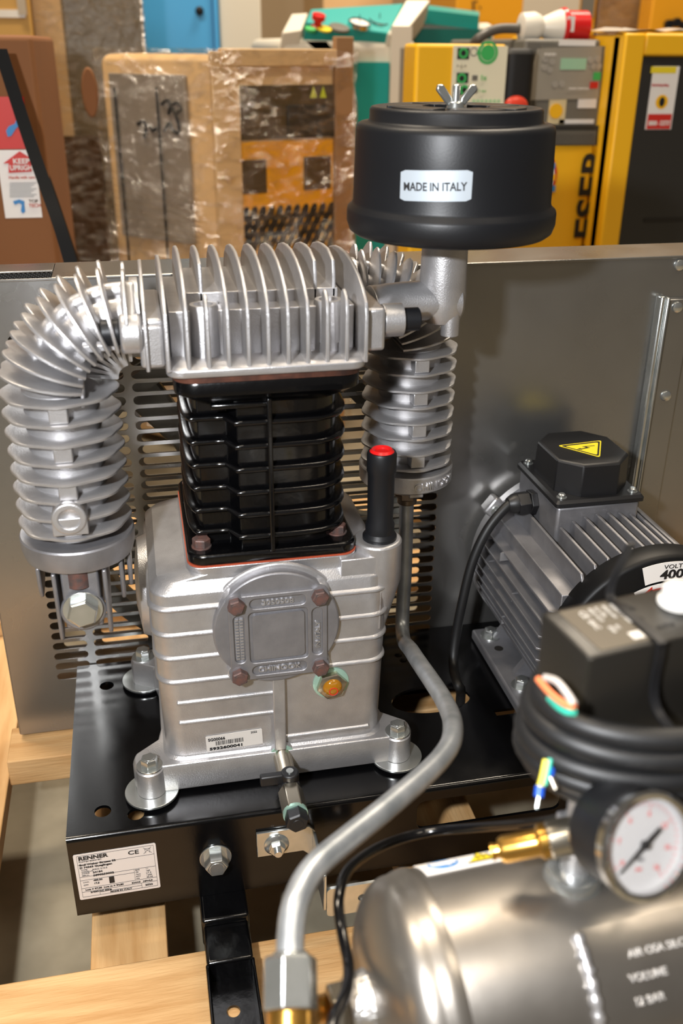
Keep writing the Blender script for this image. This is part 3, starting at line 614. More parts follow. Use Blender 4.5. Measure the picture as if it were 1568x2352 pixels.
# bottom ring, cap ribs and plug
MB().lathe([(0.0455, 0.5075), (0.0465, 0.5060), (0.0462, 0.4960), (0.0440, 0.4880), (0.0400, 0.4860), (0.0200, 0.4855)], (xv, yv, 0), n=56).build('bottom_ring', ALU_D, lm)
cap = MB().box(xv - 0.0150, xv + 0.0150, 0.706, 0.760, 0.4320, 0.4880).cyl((xv, 0.7050, 0.4480), (xv, 0.712, 0.4480), 0.0185, n=36).build('end_cap', ALU_D, lm, bevel=0.002)
for dx_, z1, y0 in ((-0.0200, 0.4190, 0.703), (0.0200, 0.4220, 0.703), (-0.0330, 0.4550, 0.716), (0.0330, 0.4470, 0.716), (0.0395, 0.4530, 0.726)):
    pf = [(y0, 0.4860), (y0 + 0.001, 0.470), (y0 + 0.004, z1 + 0.006), (y0 + 0.007, z1), (y0 + 0.016, z1 + 0.002), (0.770, 0.470), (0.778, 0.486)]
    MB().prism(pf, lambda u, v: V(xv + dx_ - 0.0017, u, v), lambda u, v: V(xv + dx_ + 0.0017, u, v)).build('cap_rib', ALU_D, lm, bevel=0.0012)
MB().cyl((xv - 0.001, 0.7130, 0.4880), (xv - 0.001, 0.7130, 0.4700), 0.0105, n=24).build('rusty_stub', RUST, lm, bevel=0.0008)
hp = MB().lathe([(0.0160, 0), (0.0160, 0.0016)], (xv, 0.7035, 0.4520), (0, -1, 0), 36).hexp((xv, 0.7020, 0.4520), (xv, 0.6930, 0.4520), 0.0225, 0.25, 0.0015).build('hex_plug', ZINC, lm, bevel=0.0003)

rm, rcx, rcz = manifold(1, 0.1840, 0.2460, 0.850, 0.6720, 0.4900, 'right finned cooling manifold behind the intake pipe, bend towards the head', 1, 9, False)
MB().lathe([(0.0455, 0.4990), (0.0465, 0.4975), (0.0460, 0.4830), (0.0420, 0.4800), (0.0200, 0.4790)], (0.2460, 0.850, 0), n=56).build('bottom_ring', ALU, rm)
def wrapm(cx, cy, r, x0, z0, ang=0.0):
    ca, sa = math.cos(ang), math.sin(ang)
    def w(x, y, z):
        X, Z = x0 + x * ca - y * sa, z0 + x * sa + y * ca; t = X / r
        return V(cx + (r + z) * math.sin(t), cy - (r + z) * math.cos(t), Z)
    return w
text('CHINOOK', None, 0.0105, ALU_W, rm, 'cast_lettering', 0.0006, 0.0002, warp=wrapm(0.2460, 0.850, 0.0467, -0.004, 0.4862))
# pipe fittings below the right manifold
fit = MB().cyl((0.2470, 0.8430, 0.4830), (0.2470, 0.8430, 0.4700), 0.0110).hexp((0.2470, 0.8430, 0.4750), (0.2470, 0.8430, 0.4620), 0.0210, 0.25).cyl((0.2470, 0.8430, 0.4620), (0.2470, 0.8430, 0.4560), 0.0098).build('pipe_fitting', mat('dark_bronze_fitting', '#6d5f50', 0.85, 0.32), rm, bevel=0.0006)

# air intake pipe and filter -----------------------------------------
FX, FY = 0.2525, 0.772
ip = MB().lathe([(0.0185, 0.735), (0.0190, 0.72), (0.0195, 0.70), (0.0200, 0.680), (0.0190, 0.668), (0.0150, 0.660), (0.0, 0.658)], (FX - 0.003, FY, 0), n=40)
rg = []
for x, ry, rz, zc, yc in ((FX + 0.010, 0.0185, 0.0165, 0.6780, FY), (0.232, 0.0180, 0.0165, 0.6780, FY), (0.214, 0.0170, 0.0160, 0.6780, FY), (0.2000, 0.0175, 0.0165, 0.6770, FY - 0.002), (0.1900, 0.026, 0.018, 0.6750, FY - 0.006), (0.1860, 0.030, 0.019, 0.6740, FY - 0.008)):
    rg.append([V(x, yc + ry * math.cos(t), zc + rz * math.sin(t)) for t in (2 * PI * i / 32 for i in range(32))])
ip.rings(rg)
ip.cyl((FX + 0.002, FY - 0.010, 0.672), (FX + 0.002, FY - 0.010, 0.6500), 0.0080, 0.0078, n=24)
ip.cyl((0.1850, 0.722, 0.676), (0.2010, 0.722, 0.676), 0.0130, n=28)
intake = ip.build('intake_pipe', ALU, pu, bevel=0.0005, smooth=50)
MB().cyl((0.2010, 0.722, 0.676), (0.2150, 0.722, 0.676), 0.0092, n=26).build('flange_bolt', BLACKM, intake, bevel=0.001)
mb = MB().lathe([(0.019, 0.7330), (0.078, 0.7335), (0.0820, 0.7365), (0.0842, 0.7430), (0.0842, 0.7510), (0.0836, 0.7535), (0.0800, 0.7565), (0.0793, 0.7590), (0.0785, 0.7880), (0.0778, 0.8120), (0.0768, 0.8155), (0.0740, 0.8170), (0.0690, 0.8175),
                 (0.0675, 0.8190), (0.0672, 0.8262), (0.0660, 0.8280), (0.0640, 0.8285), (0.0600, 0.8262), (0.0, 0.8260)], (FX, FY, 0), n=96)
flt = mb.build('air_filter', BLACKM, pu, smooth=60, label='round black air filter canister on the intake pipe')
lid = MB()
for a0 in range(0, 360, 60):
    po = [(r * math.cos(R(a)), r * math.sin(R(a))) for r, a in [(0.054, a0 + 6 + 8 * i) for i in range(7)] + [(0.026, a0 + 54 - 8 * i) for i in range(7)]]
    lid.prism(po, lambda u, v: V(FX + u, FY + v, 0.8258), lambda u, v: V(FX + u, FY + v, 0.8288))
lid.build('lid_petals', BLACKM, flt, bevel=0.0006)
wx = at(1046, 243, Y=FY).x
wn = MB().lathe([(0.0075, 0.8265), (0.0060, 0.8320), (0.0, 0.8320)], (wx, FY, 0), n=20)
for s in (-1, 1):
    pf = [(0.003, 0.829), (0.006, 0.828), (0.0165, 0.8400), (0.0155, 0.8440), (0.0110, 0.8440), (0.0035, 0.8345)]
    wn.prism(pf, lambda u, v: V(wx + s * u, FY - 0.0018, v), lambda u, v: V(wx + s * u, FY + 0.0018, v))
wn.cyl((wx, FY, 0.830), (wx, FY, 0.8440), 0.0030, n=14).build('wing_nut', ZINC, flt, bevel=0.0010)
# made in italy label
wl = wrapm(FX, FY, 0.0788, 0, 0)
lx0, lx1, lz0, lz1 = -0.0640, -0.0105, 0.7680, 0.7895
def labelmesh():
    mb = MB(); n = 14; tl = 0.035
    rs = []
    for i in range(n + 1):
        x = lx0 + (lx1 - lx0) * i / n; dz_ = (x - (lx0 + lx1) / 2) * tl + 0.0
        e = 0.0015 if i in (0, n) else 0
        rs.append([wl(x, lz0 + e + dz_, 0.0003), wl(x, lz1 - e + dz_, 0.0003), wl(x, lz1 - e + dz_, 0.0007), wl(x, lz0 + e + dz_, 0.0007)])
    return mb.rings(rs)
lb = labelmesh().build('origin_label', SILVL, flt, smooth=60, label='silver sticker reading MADE IN ITALY')
text('MADE IN ITALY', None, 0.0082, INK, flt, 'lettering', 0.0002, 0.00016, warp=wrapm(FX, FY, 0.0796, lx0 + 0.0022, 0.7745, 0.04), sx=0.84)

# ================================================================== ELECTRIC MOTOR
mo = thing('electric_motor', (0.437, 0.83, 0.25), 'grey finned electric motor with black terminal box lid bearing a yellow warning triangle', 'electric motor')
MX, MZ, MY0, MY1 = 0.4450, 0.3480, 0.7150, 0.9050
hs = MB().cyl((MX, MY0, MZ), (MX, MY1, MZ), 0.0790, n=56)
hs.box(MX - 0.079, MX - 0.030, MY0 + 0.004, MY1, MZ - 0.02, MZ + 0.058)
hs.build('motor_housing', ALU_D, mo, bevel=0.001)
for i in range(12):      # upright fins on the top
    dx_ = -0.060 + 0.0125 * i
    if dx_ > 0.08: break
    zt = MZ + math.sqrt(0.0985 ** 2 - dx_ ** 2); zb = MZ + math.sqrt(max(0.076 ** 2 - dx_ ** 2, 0))
    y1 = MY1 if dx_ < -0.056 or dx_ > 0.040 else 0.8020
    pf = [(MY0 + 0.002, zb - 0.004), (MY0 + 0.002, zt - 0.006), (MY0 + 0.007, zt), (y1, zt + 0.0), (y1, zb - 0.004)]
    MB().prism(pf, lambda u, v: V(MX + dx_ - 0.0016, u, v), lambda u, v: V(MX + dx_ + 0.0016, u, v)).build('cooling_fin', ALU_D, mo, bevel=0.0008)
for s in (-1, 1):        # level fins on the sides
    for i in range(9):
        dz_ = 0.040 - 0.0135 * i
        xe = math.sqrt(0.0985 ** 2 - dz_ ** 2); xi = math.sqrt(max(0.077 ** 2 - dz_ ** 2, 0)) - 0.004
        pf = [(MY0 + 0.002, xi), (MY0 + 0.002, xe - 0.005), (MY0 + 0.006, xe), (MY1, xe), (MY1, xi)]
        MB().prism(pf, lambda u, v: V(MX + s * v, u, MZ + dz_ - 0.0015), lambda u, v: V(MX + s * v, u, MZ + dz_ + 0.0015)).build('cooling_fin', ALU_D, mo, bevel=0.0007)
for z, y in ((0.010, 0.80), (0.010, 0.87), (-0.030, 0.82), (0.036, 0.84), (0.036, 0.89)):
    mb = MB().prism([(y, 0.078), (y, 0.094), (y + 0.009, 0.078)], lambda u, v: V(MX - v, u, MZ + z - 0.005), lambda u, v: V(MX - v, u, MZ + z + 0.005)); mb.build('cast_gusset', ALU, mo)
MB().lathe([(0.060, 0.918), (0.094, 0.916), (0.1000, 0.912), (0.1000, 0.902), (0.085, 0.900)], (MX, 0, MZ), (0, 1, 0), 56).build('end_shield', ALU, mo)
el = MB().box(-0.1115, -0.090, 0.897, 0.914, -0.010, 0.012, Matrix.Translation((MX, 0, MZ)) @ Matrix.Rotation(R(38), 4, 'Y')).build('shield_lug', ALU, mo, bevel=0.003)
hexbolt('shield_bolt', V(MX, 0.897, MZ) + V(-math.cos(R(38)) * 0.1, 0, math.sin(R(38)) * 0.1), (0, -1, 0), 0.010, 0.006, 0.007, ZINC, mo)
# feet
for s, nm in ((-1, 'l'), (1, 'r')):
    x0, x1 = sorted((MX + s * 0.100, MX + s * 0.055))
    ft_ = MB().box(x0, x1, MY0 - 0.010, 0.890, ZP + 0.001, ZP + 0.0130).build('foot_rail', ALU_D, mo, bevel=0.0025)
    for y in (0.800, 0.868):
        MB().prism([(0.0835, 0.0125), (0.060, 0.0125), (0.060, 0.045)], lambda u, v: V(MX + s * u, y - 0.004, ZP + v), lambda u, v: V(MX + s * u, y + 0.004, ZP + v)).build('foot_web', ALU_D, ft_)
    MB().cyl((MX + s * 0.083, 0.846, ZP + 0.0130), (MX + s * 0.083, 0.846, ZP + 0.0134), 0.0050, n=20).build('foot_hole', DARKV, ft_)
    for y in (0.872, 0.775): hexbolt('foot_bolt', (MX + s * 0.0835, y, ZP + 0.013), (0, 0, 1), 0.0130, 0.0080, 0.0115, ZINC, mo)
# terminal box
TX0, TX1, TY0, TY1 = 0.3905, 0.4835, 0.8010, 0.9080
MB().box(TX0 + 0.002, TX1 - 0.002, TY0 + 0.002, TY1 - 0.002, MZ + 0.060, 0.4555).build('terminal_box', ALU_D, mo, bevel=0.003)
tl = MB().rings([[V(x, y, z) for x, y in rrect(TX0 - g, TX1 + g, TY0 - g, TY1 + g, 0.003, 3)] for g, z in ((0, 0.4560), (0.0012, 0.4566), (0.0012, 0.4605), (-0.001, 0.4635))]).build('terminal_lid', PLAST, mo)
oc = [(0.398, 0.828), (0.4180, 0.8085), (0.4570, 0.8085), (0.4770, 0.830), (0.4770, 0.878), (0.4560, 0.9010), (0.4170, 0.9010), (0.398, 0.880)]
def sc_(p, s): return [(0.4375 + (x - 0.4375) * s, 0.8545 + (y - 0.8545) * s) for x, y in p]
MB().rings([[V(x, y, z) for x, y in sc_(oc, s)] for s, z in ((1.03, 0.4625), (1.0, 0.4950), (0.96, 0.4975))]).build('lid_dome', PLAST, tl, bevel=0.0012, smooth=20)
for x, y in ((TX0 + 0.008, TY0 + 0.009), (TX1 - 0.008, TY0 + 0.009), (TX0 + 0.008, TY1 - 0.009), (TX1 - 0.008, TY1 - 0.009)):
    MB().lathe([(0.0052, 0), (0.0052, 0.0012), (0.0036, 0.0014), (0.0036, 0.0040), (0.0025, 0.0050), (0, 0.0050)], (x, y, 0.4630), n=20).build('lid_screw', ZINC, tl)
Mt = axes((0.4400, 0.8480, 0.4976), (1, 0.10, 0), (-0.10, 1, 0))
def rtri(s, r=0.004):
    base = [(-0.026 * s, 0.0170 * s), (0.0, -0.0235 * s), (0.026 * s, 0.0170 * s)]; f = fillet([V(*base[0], 0), V(*base[1], 0), V(*base[2], 0)], r, 4)
    pts = []
    for k in range(3):
        a, b, c = V(*base[k - 1], 0), V(*base[k], 0), V(*base[(k + 1) % 3], 0); L = r * s
        p0 = b + (a - b).normalized() * L; p1 = b + (c - b).normalized() * L
        pts += [tuple((p0 * (1 - t) ** 2 + b * 2 * t * (1 - t) + p1 * t * t).xy) for t in (0, .33, .66, 1)]
    return pts
def flat(poly, M, z0, z1): return MB(M).prism(poly, lambda a, b: V(a, b, z0), lambda a, b: V(a, b, z1))
wt = flat(rtri(1.0), Mt, 0, 0.0003).build('warning_triangle', YELI, tl, smooth=0, label='yellow electrical hazard triangle sticker')
plate('triangle_border', rtri(0.90), [rtri(0.76)], 0.0002, Mt @ Matrix.Translation((0, 0, 0.0004)), INK, tl)
bolt_p = [(-0.0105, 0.0040), (0.0030, 0.0060), (0.0010, 0.0025), (0.0105, 0.0030), (0.0100, 0.0015), (-0.0010, 0.0005), (0.0005, 0.0035), (-0.0085, 0.0020)]
flat([(-0.0120, 0.0015), (-0.0070, 0.0035), (-0.0070, 0.0020), (0.0000, 0.0030), (-0.0030, 0.0068), (0.0110, 0.0062), (0.0110, 0.0050), (0.0005, 0.0054), (0.0035, 0.0016), (-0.0070, 0.0006), (-0.0070, -0.0008)], Mt, 0.0003, 0.0005).build('lightning_arrow', INK, tl, smooth=0)
# fan cover
fc = MB().lathe([(0.0990, 0.7220), (0.1005, 0.7200), (0.1005, 0.7000), (0.0990, 0.6965), (0.0965, 0.6950), (0.030, 0.6940), (0.0, 0.6940)], (MX + 0.012, 0, MZ + 0.003), (0, 1, 0), 72)
fan = fc.build('fan_cover', mat('black_fan_cover', '#09090a', 0, 0.5, spec=0.3), mo, smooth=45)
FCc = (MX + 0.012, 0.6938, MZ + 0.003)
def ring_seg(a0, a1, r0, r1, n=14):
    return [(r1 * math.cos(R(a0 + (a1 - a0) * i / n)), r1 * math.sin(R(a0 + (a1 - a0) * i / n))) for i in range(n + 1)] + [(r0 * math.cos(R(a1 + (a0 - a1) * i / n)), r0 * math.sin(R(a1 + (a0 - a1) * i / n))) for i in range(n + 1)]
Mf = axes((FCc[0], FCc[1] + 0.0006, FCc[2]), (1, 0, 0), (0, 0, 1))
vl = flat(ring_seg(107, 68, 0.0765, 0.0960), Mf, 0.0012, 0.0016).build('volt_label', WHITE, fan, smooth=0, label='white arc sticker reading VOLT 400')
text('VOLT', on(Mf, 0.003, 0.0890, 0.0018), 0.0062, INK, fan, align='CENTER', sx=1.2); text('400', on(Mf, 0.003, 0.0785, 0.0018), 0.0130, INK, fan, bold=0.0004, align='CENTER', sx=1.2)
al = flat(ring_seg(116, 62, 0.057, 0.0740), Mf, 0.0012, 0.0016).build('arrow_label', WHITE, fan, smooth=0)
flat(ring_seg(104, 66, 0.0620, 0.0695), Mf, 0.0017, 0.0019).build('red_arrow', REDI, fan, smooth=0)
flat([(0.073 * math.cos(R(102)), 0.073 * math.sin(R(102))), (0.066 * math.cos(R(114)), 0.066 * math.sin(R(114))), (0.0585 * math.cos(R(102)), 0.0585 * math.sin(R(102)))], Mf, 0.0017, 0.0019).build('red_arrow_head', REDI, fan, smooth=0)
# cable gland and motor cable
gp = V(TX0 + 0.002, 0.8600, 0.4360)
gl = MB().hexp(gp, gp + V(-0.007, 0, 0), 0.024, 0.1).hexp(gp + V(-0.0070, 0, 0), gp + V(-0.0200, 0, -0.001), 0.0225, 0.3).lathe([(0.0110, 0), (0.0105, 0.005), (0.0070, 0.011)], gp + V(-0.0195, 0, 0), (-1, 0, -0.05), 28).build('cable_gland', PLAST, mo, bevel=0.0006)
mc = [gp + V(-0.020, 0, 0), at(1165, 1162, Y=0.858), at(1120, 1215, Y=0.853), at(1085, 1290, Y=0.848), at(1062, 1380, Y=0.842), at(1045, 1470, Y=0.836), at(1041, 1530, Y=0.822), at(1052, 1575, Z=0.262), at(1058, 1592, Z=0.245), at(1058, 1592, Z=0.245) + V(0, 0, -0.06)]
tag(MB().tube(catmull(mc, 8), 0.0052, 16).build('motor_cable', RUBBER, None, smooth=60), 'thick black cable curving down from the terminal box gland to the base frame', 'cable')

# ================================================================== DELIVERY PIPE
pp = [at(934, 1128, Y=0.8430), at(930, 1300, Y=0.8430), at(924, 1452, Y=0.820), at(948, 1500, D=0.885), at(1020, 1610, D=0.77), at(1040, 1680, D=0.70), at(1010, 1745, D=0.665), at(900, 1845, D=0.62), at(800, 1925, D=0.590), at(720, 1995, D=0.567), at(680, 2070, D=0.552), at(667, 2150, D=0.546), at(667, 2225, D=0.542)]
dpipe = thing('delivery_pipe', pp[-1], 'bare aluminium delivery pipe bent from right manifold down to the tank valve', 'pipe')
MB().tube(catmull(pp, 9), 0.0073, 22).build('bent_tube', TUBEM, dpipe, smooth=60)
hn = pp[0]; MB().hexp(hn + V(0, 0, 0.004), hn + V(0, 0, 0.019), 0.0235, 0.25, 0.001).build('union_nut', NICKEL, dpipe, bevel=0.0006)
e0 = pp[-1]; axd = (pp[-2] - pp[-1]).normalized(); axd = (axd + V(0, 0, 0.15)).normalized()
en = MB(); en.hexp(e0 - axd * 0.019, e0 + axd * 0.006, 0.0245, 0.25, 0.002); en.cyl(e0 + axd * 0.006, e0 + axd * 0.008, 0.0100, 0.0085).build('union_nut', ZINC, dpipe, bevel=0.0008)
# brass check valve below
cvv = thing('check_valve', e0 - axd * 0.05, 'brass check valve under the pipe nut at the left end of the tank', 'valve')
MB().cyl(e0 - axd * 0.019, e0 - axd * 0.030, 0.0115).hexp(e0 - axd * 0.028, e0 - axd * 0.050, 0.024, 0.1).build('valve_body', BRASS, cvv, bevel=0.001)

# ================================================================== AIR TANK
TA = V(0.1022, 0.3444, 0.3894); tu = V(math.cos(R(3)), math.sin(R(3)), 0); TR = 0.070
S0 = 0.0225                      # where the left dome meets the shell
tk_ = thing('air_tank', TA + tu * 0.15 - V(0, 0, 0.205), 'bare steel air tank lying in the foreground under the pressure switch', 'air tank')
sh = [(TR, S0), (TR, 0.330)]
MB().lathe([(TR - 0.001, S0 - 0.002)] + sh + [(TR - 0.001, 0.332)], TA, tu, 96, cap=False).build('shell', TANKM, tk_, smooth=60)
for s0, sg_ in ((S0, -1), (0.330, 1)):
    pr_ = [(TR + 0.0005, s0 - sg_ * 0.004), (TR + 0.0012, s0), (TR + 0.0005, s0 + sg_ * 0.004), (TR - 0.0008, s0 + sg_ * 0.008)]
    pr_ += [((TR - 0.001) * math.cos(R(a)) ** 0.72, s0 + sg_ * (0.009 + 0.026 * math.sin(R(a)))) for a in range(0, 91, 6)]
    MB().lathe(pr_, TA, tu, 96, cap=False).build('dished_end', TANKM, tk_, smooth=60)
# axis fitting on the left dome, weld
dpt = TA + tu * (S0 - 0.034) + V(0, 0, 0.010)
MB().lathe([(0.0185, 0.012), (0.0180, 0.000), (0.0155, -0.008), (0.0150, -0.012)], dpt, tu, 36).build('weld_socket', mat('ground_weld', '#c9c6c2', 0.9, 0.35, (250, 0.8, 0.002)), tk_)
MB().hexp(dpt - tu * 0.011, dpt - tu * 0.022, 0.0240, 0.2, 0.001).build('hex_reducer', NICKEL, tk_, bevel=0.0008)
MB().tube(catmull([dpt - tu * 0.020, dpt - tu * 0.030 - V(0, 0, 0.003), e0 - axd * 0.040 + tu * 0.006, e0 - axd * 0.040]), 0.0095, 20).build('brass_elbow', BRASS, cvv, smooth=60)
# plate welded to the shell with stamped text
def tsurf(s, ang, h=0.0):   # ang from top towards the viewer
    vv = V(math.sin(R(3)), -math.cos(R(3)), 0); a = R(ang); return TA + tu * s + (V(0, 0, 1) * math.cos(a) + vv * math.sin(a)) * (TR + h)
sa, sb_ = 0.0930, 0.230
rg = [[tsurf(s, a, h) for (s, h) in ((sa, 0), (sa, 0.0014), (sb_, 0.0014), (sb_, 0))] for a in range(22, 88, 4)]
np_ = MB().rings(rg).build('name_strip', TANKM, tk_, smooth=50)
wb = [tsurf(sa - 0.001 + 0.0006 * math.sin(a * 1.7), a, 0.0012) for a in range(24, 88, 2)]
MB().tube(wb, [0.0034 + 0.0007 * math.sin(i * 2.1) for i in range(len(wb))], 10).build('weld_bead', ALU, np_, smooth=60)
def wt_(s0, a0):
    def w(x, y, z): return tsurf(s0 + x, a0 - math.degrees(y / TR), 0.0016 + z)
    return w
for s, s0, a0 in (('AIR OSA SILCIO', 0.1155, 37), ('VOLUME', 0.1125, 46), ('3.0 LT', 0.152, 46), ('12 BAR', 0.1125, 55), ('-10+50', 0.150, 55)):
    text(s, None, 0.0056, mat('stamped_bright_metal', '#e6e2de', 0.6, 0.4), np_, 'stamped_lettering', 0.0003, 0.00005, warp=wt_(s0, a0), sx=1.0)
# sticker strip with pictograms along the top
rg = [[tsurf(s, a, h) for (s, h) in ((0.0300, 0.0002), (0.0300, 0.0006), (0.090, 0.0006), (0.090, 0.0002))] for a in (-46, -38, -31, -24)]
ls = MB().rings(rg).build('safety_sticker', WHITE, tk_, smooth=60, label='white sticker strip with blue and yellow safety symbols')
def disc_on(s0, a0, poly, h0, h1, m, nm):
    vs0 = [tsurf(s0 + x, a0 - math.degrees(y / TR), h0) for x, y in poly]; vs1 = [tsurf(s0 + x, a0 - math.degrees(y / TR), h1) for x, y in poly]
    return MB().rings([vs0, vs1]).build(nm, m, ls, smooth=0)
disc_on(0.0440, -35, circ(0, 0, 0.0092, 28), 0.0007, 0.0009, BLUEI, 'blue_disc')
disc_on(0.0440, -35, [(-0.0075, -0.003), (-0.0075, 0.004), (-0.001, 0.003), (-0.0004, 0.004), (0.0004, 0.004), (0.001, 0.003), (0.0075, 0.004), (0.0075, -0.003), (0, -0.0045)], 0.0010, 0.0012, WHITE, 'open_book_symbol')
disc_on(0.0680, -35, [(-0.0125, -0.0095), (0.0125, -0.0095), (0, 0.0115)], 0.0007, 0.0009, INK, 'triangle_border')
disc_on(0.0680, -35, [(-0.0105, -0.0083), (0.0105, -0.0083), (0, 0.0090)], 0.0010, 0.0011, YELI, 'warning_triangle')
for k in (-0.0035, 0, 0.0035): disc_on(0.0680 + k, -35, [(-0.0014, -0.006), (-0.0005, -0.006), (0.0007, -0.003), (-0.0004, 0.0), (0.0007, 0.003), (0.0, 0.003), (-0.0012, 0.0), (-0.0001, -0.003)], 0.0012, 0.0013, INK, 'heat_wave_symbol')
# saddle feet
for s in (0.075, 0.270):
    q = TA + tu * s
    MB().box(q.x - 0.015, q.x + 0.015, q.y - 0.045, q.y + 0.045, 0.185, TA.z - 0.058).build('saddle_foot', BLACKG, tk_, bevel=0.002)

# ================================================================== PRESSURE SWITCH
SWM = axes((0.1959, 0.3486, 0.6080), (math.cos(R(9)), math.sin(R(9)), 0), (-math.sin(R(9)), math.cos(R(9)), 0))
ps = thing('pressure_switch', SWM @ V(0.05, 0.02, -0.085), 'black pressure switch box with white round knob on top of the tank manifold', 'pressure switch')
swb = MB(SWM).rings([[V(x, y, z) for x, y in rrect(0 + g, 0.108 - g, 0 + g, 0.0450 - g, 0.003, 3)] for g, z in ((0.004, -0.085), (0.002, -0.080), (0, 0 - 0.0015), (0.0008, -0.0004), (0.002, 0))]).build('switch_housing', PLAST_G, ps, smooth=40)
MB(SWM).lathe([(0.0105, 0.0), (0.0105, 0.002), (0.0088, 0.003), (0.0088, 0.0085), (0.0080, 0.0098), (0, 0.0100)], (0.0720, 0.0270, 0.0005), n=36).box(0.0705, 0.0735, 0.020, 0.034, 0.0100, 0.0108).build('turn_knob', mat('white_knob_plastic', '#c9c6c0', 0, 0.4), ps, smooth=40, label='white round turn knob')
rl_ = decal('rating_label', SWM, 0.0085, 0.0380, 0.0035, 0.0410, mat('dull_silver_rating_label', '#5d564b', 0.4, 0.35), ps, r=0.001)
swtM = SWM @ Matrix.Translation((0.0375, 0.0385, 0.0006)) @ Matrix.Rotation(-PI / 2, 4, 'Z')
SILT = mat('silver_print', '#cfcac2', 0.2, 0.4)
for s, x, y, sz in (('CE', 0.003, -0.0085, 0.0055), ('EAC', 0.012, -0.0085, 0.0045), ('400V AC3', 0.002, -0.0150, 0.0030), ('6,3-10A', 0.002, -0.0190, 0.0030), ('PRESSURE', 0.002, -0.0235, 0.0028), ('P.MAX 11 BAR', 0.002, -0.0280, 0.0030), ('IP54', 0.020, -0.0150, 0.0032), ('IEC', 0.020, -0.0190, 0.0026)):
    text(s, SWM @ Matrix.Translation((0.0088 + (-y), 0.0400 - x, 0.0007)) @ Matrix.Rotation(-PI / 2, 4, 'Z'), sz, SILT, rl_, ext=0.0001)
MB(SWM).box(0.030, 0.0365, 0.0060, 0.0120, 0.0004, 0.0007).build('data_square', SILT, rl_, smooth=0)
text('OFF', SWM @ Matrix.Translation((0.043, 0.036, 0.0004)) @ Matrix.Rotation(-1.2, 4, 'Z'), 0.0045, INK, ps, ext=0.0001); text('AUTO', SWM @ Matrix.Translation((0.047, 0.010, 0.0004)), 0.0040, INK, ps, ext=0.0001)
MB(SWM).cyl((0.044, 0.021, 0), (0.044, 0.021, 0.0006), 0.0022, n=16).build('screw_recess', DARKV, ps)
# coil of cable round the switch
cc_ = SWM @ V(0.0540, 0.0140, 0)
coil = thing('cable_coil', (cc_.x, cc_.y, 0.49), 'coil of thick black mains cable looped round the pressure switch', 'cable')
def loop(z, rx, ry, ph, r=0.0062, a0=0, a1=360, tilt=0.0):
    return [V(cc_.x + rx * math.cos(R(a)), cc_.y + ry * math.sin(R(a)), z + tilt * math.cos(R(a + ph)) + 0.0015 * math.sin(R(a * 2 + ph))) for a in range(a0, a1 + 1, 8)]
for z, rx, ry, ph in ((0.5690, 0.0600, 0.0440, 30), (0.5580, 0.0640, 0.0470, 70), (0.5475, 0.0660, 0.0475, 10), (0.5370, 0.0660, 0.0470, 50), (0.5275, 0.0620, 0.0440, 90)):
    MB().tube(loop(z, rx, ry, ph, tilt=0.003), 0.0062, 16).build('cable_loop', RUBBER, coil, smooth=60)
e1 = loop(0.5600, 0.0590, 0.0440, 30, tilt=0.003)
def wire(name, pts, r, m, par, lab=None): return MB().tube(catmull(pts, 8), r, 12).build(name, m, par, smooth=60, label=lab)
OR = mat('orange_insulation', '#dd7a4e', 0, 0.4); GRY = mat('grey_insulation', '#b7b0aa', 0, 0.4); GRN = mat('green_insulation', '#35b39a', 0, 0.4)
for m, off, lab in ((OR, 0, 'orange wire core'), (GRY, 1, 'grey wire core'), (GRN, 2, 'green wire core')):
    q = [[(1236, 1560), (1262, 1590), (1290, 1612), (1320, 1626)], [(1252, 1556), (1278, 1565), (1300, 1590), (1318, 1618)], [(1262, 1604), (1280, 1622), (1300, 1634), (1318, 1636)]][off]
    wire('wire_core', [at(x, y, D=d) for (x, y), d in zip(q, (0.492, 0.482, 0.475, 0.471))], 0.0018, m, coil, lab)
YG_ = mat('yellow_insulation', '#e6d94a', 0, 0.4); BLF = mat('blue_ferrule', '#1f55c8', 0, 0.4)
wa = [at(1254, 1745, D=0.507), at(1246, 1785, D=0.507), at(1240, 1806, D=0.507)]
wire('wire_core', wa, 0.0017, YG_, coil, 'yellow and green striped wire end'); wire('wire_core', [p + V(0.0022, 0, 0.0003) for p in wa], 0.0014, GRN, coil)
wire('ferrule', [wa[-1], at(1237, 1830, D=0.507)], 0.0024, BLF, coil, 'blue crimp sleeve'); wire('ferrule_pin', [at(1237, 1828, D=0.507), at(1232, 1856, D=0.507)], 0.0009, ZINC, coil)
wire('ferrule', [at(1266, 1762, D=0.51), at(1262, 1782, D=0.51)], 0.0020, BLF, coil); wire('ferrule_pin', [at(1264, 1785, D=0.51), at(1276, 1812, D=0.51)], 0.0022, NICKEL, coil)
# zip tie
zt = [SWM @ V(*p) for p in ((0.0520, 0.0460, 0.030), (0.0430, 0.0460, 0.0030), (0.0410, 0.030, 0.0014), (0.0400, 0.000, 0.0014), (0.0400, -0.0020, -0.004), (0.0400, -0.0060, -0.035), (0.0400, -0.0450, -0.045), (0.0400, -0.0500, -0.075), (0.0400, -0.0430, -0.105), (0.0400, -0.020, -0.108))]
q = catmull(zt, 6); sx_ = (SWM.to_3x3() @ V(1, 0, 0)); rg = []
for i, p in enumerate(q):
    t = (q[min(i + 1, len(q) - 1)] - q[max(i - 1, 0)]).normalized(); nn = sx_.cross(t).normalized()
    rg.append([p + sx_ * 0.0024 + nn * 0.0007, p - sx_ * 0.0024 + nn * 0.0007, p - sx_ * 0.0024 - nn * 0.0007, p + sx_ * 0.0024 - nn * 0.0007])
tag(MB().rings(rg).build('cable_tie', PLAST, None, smooth=60), 'black plastic cable tie binding the coil to the pressure switch', 'cable tie')
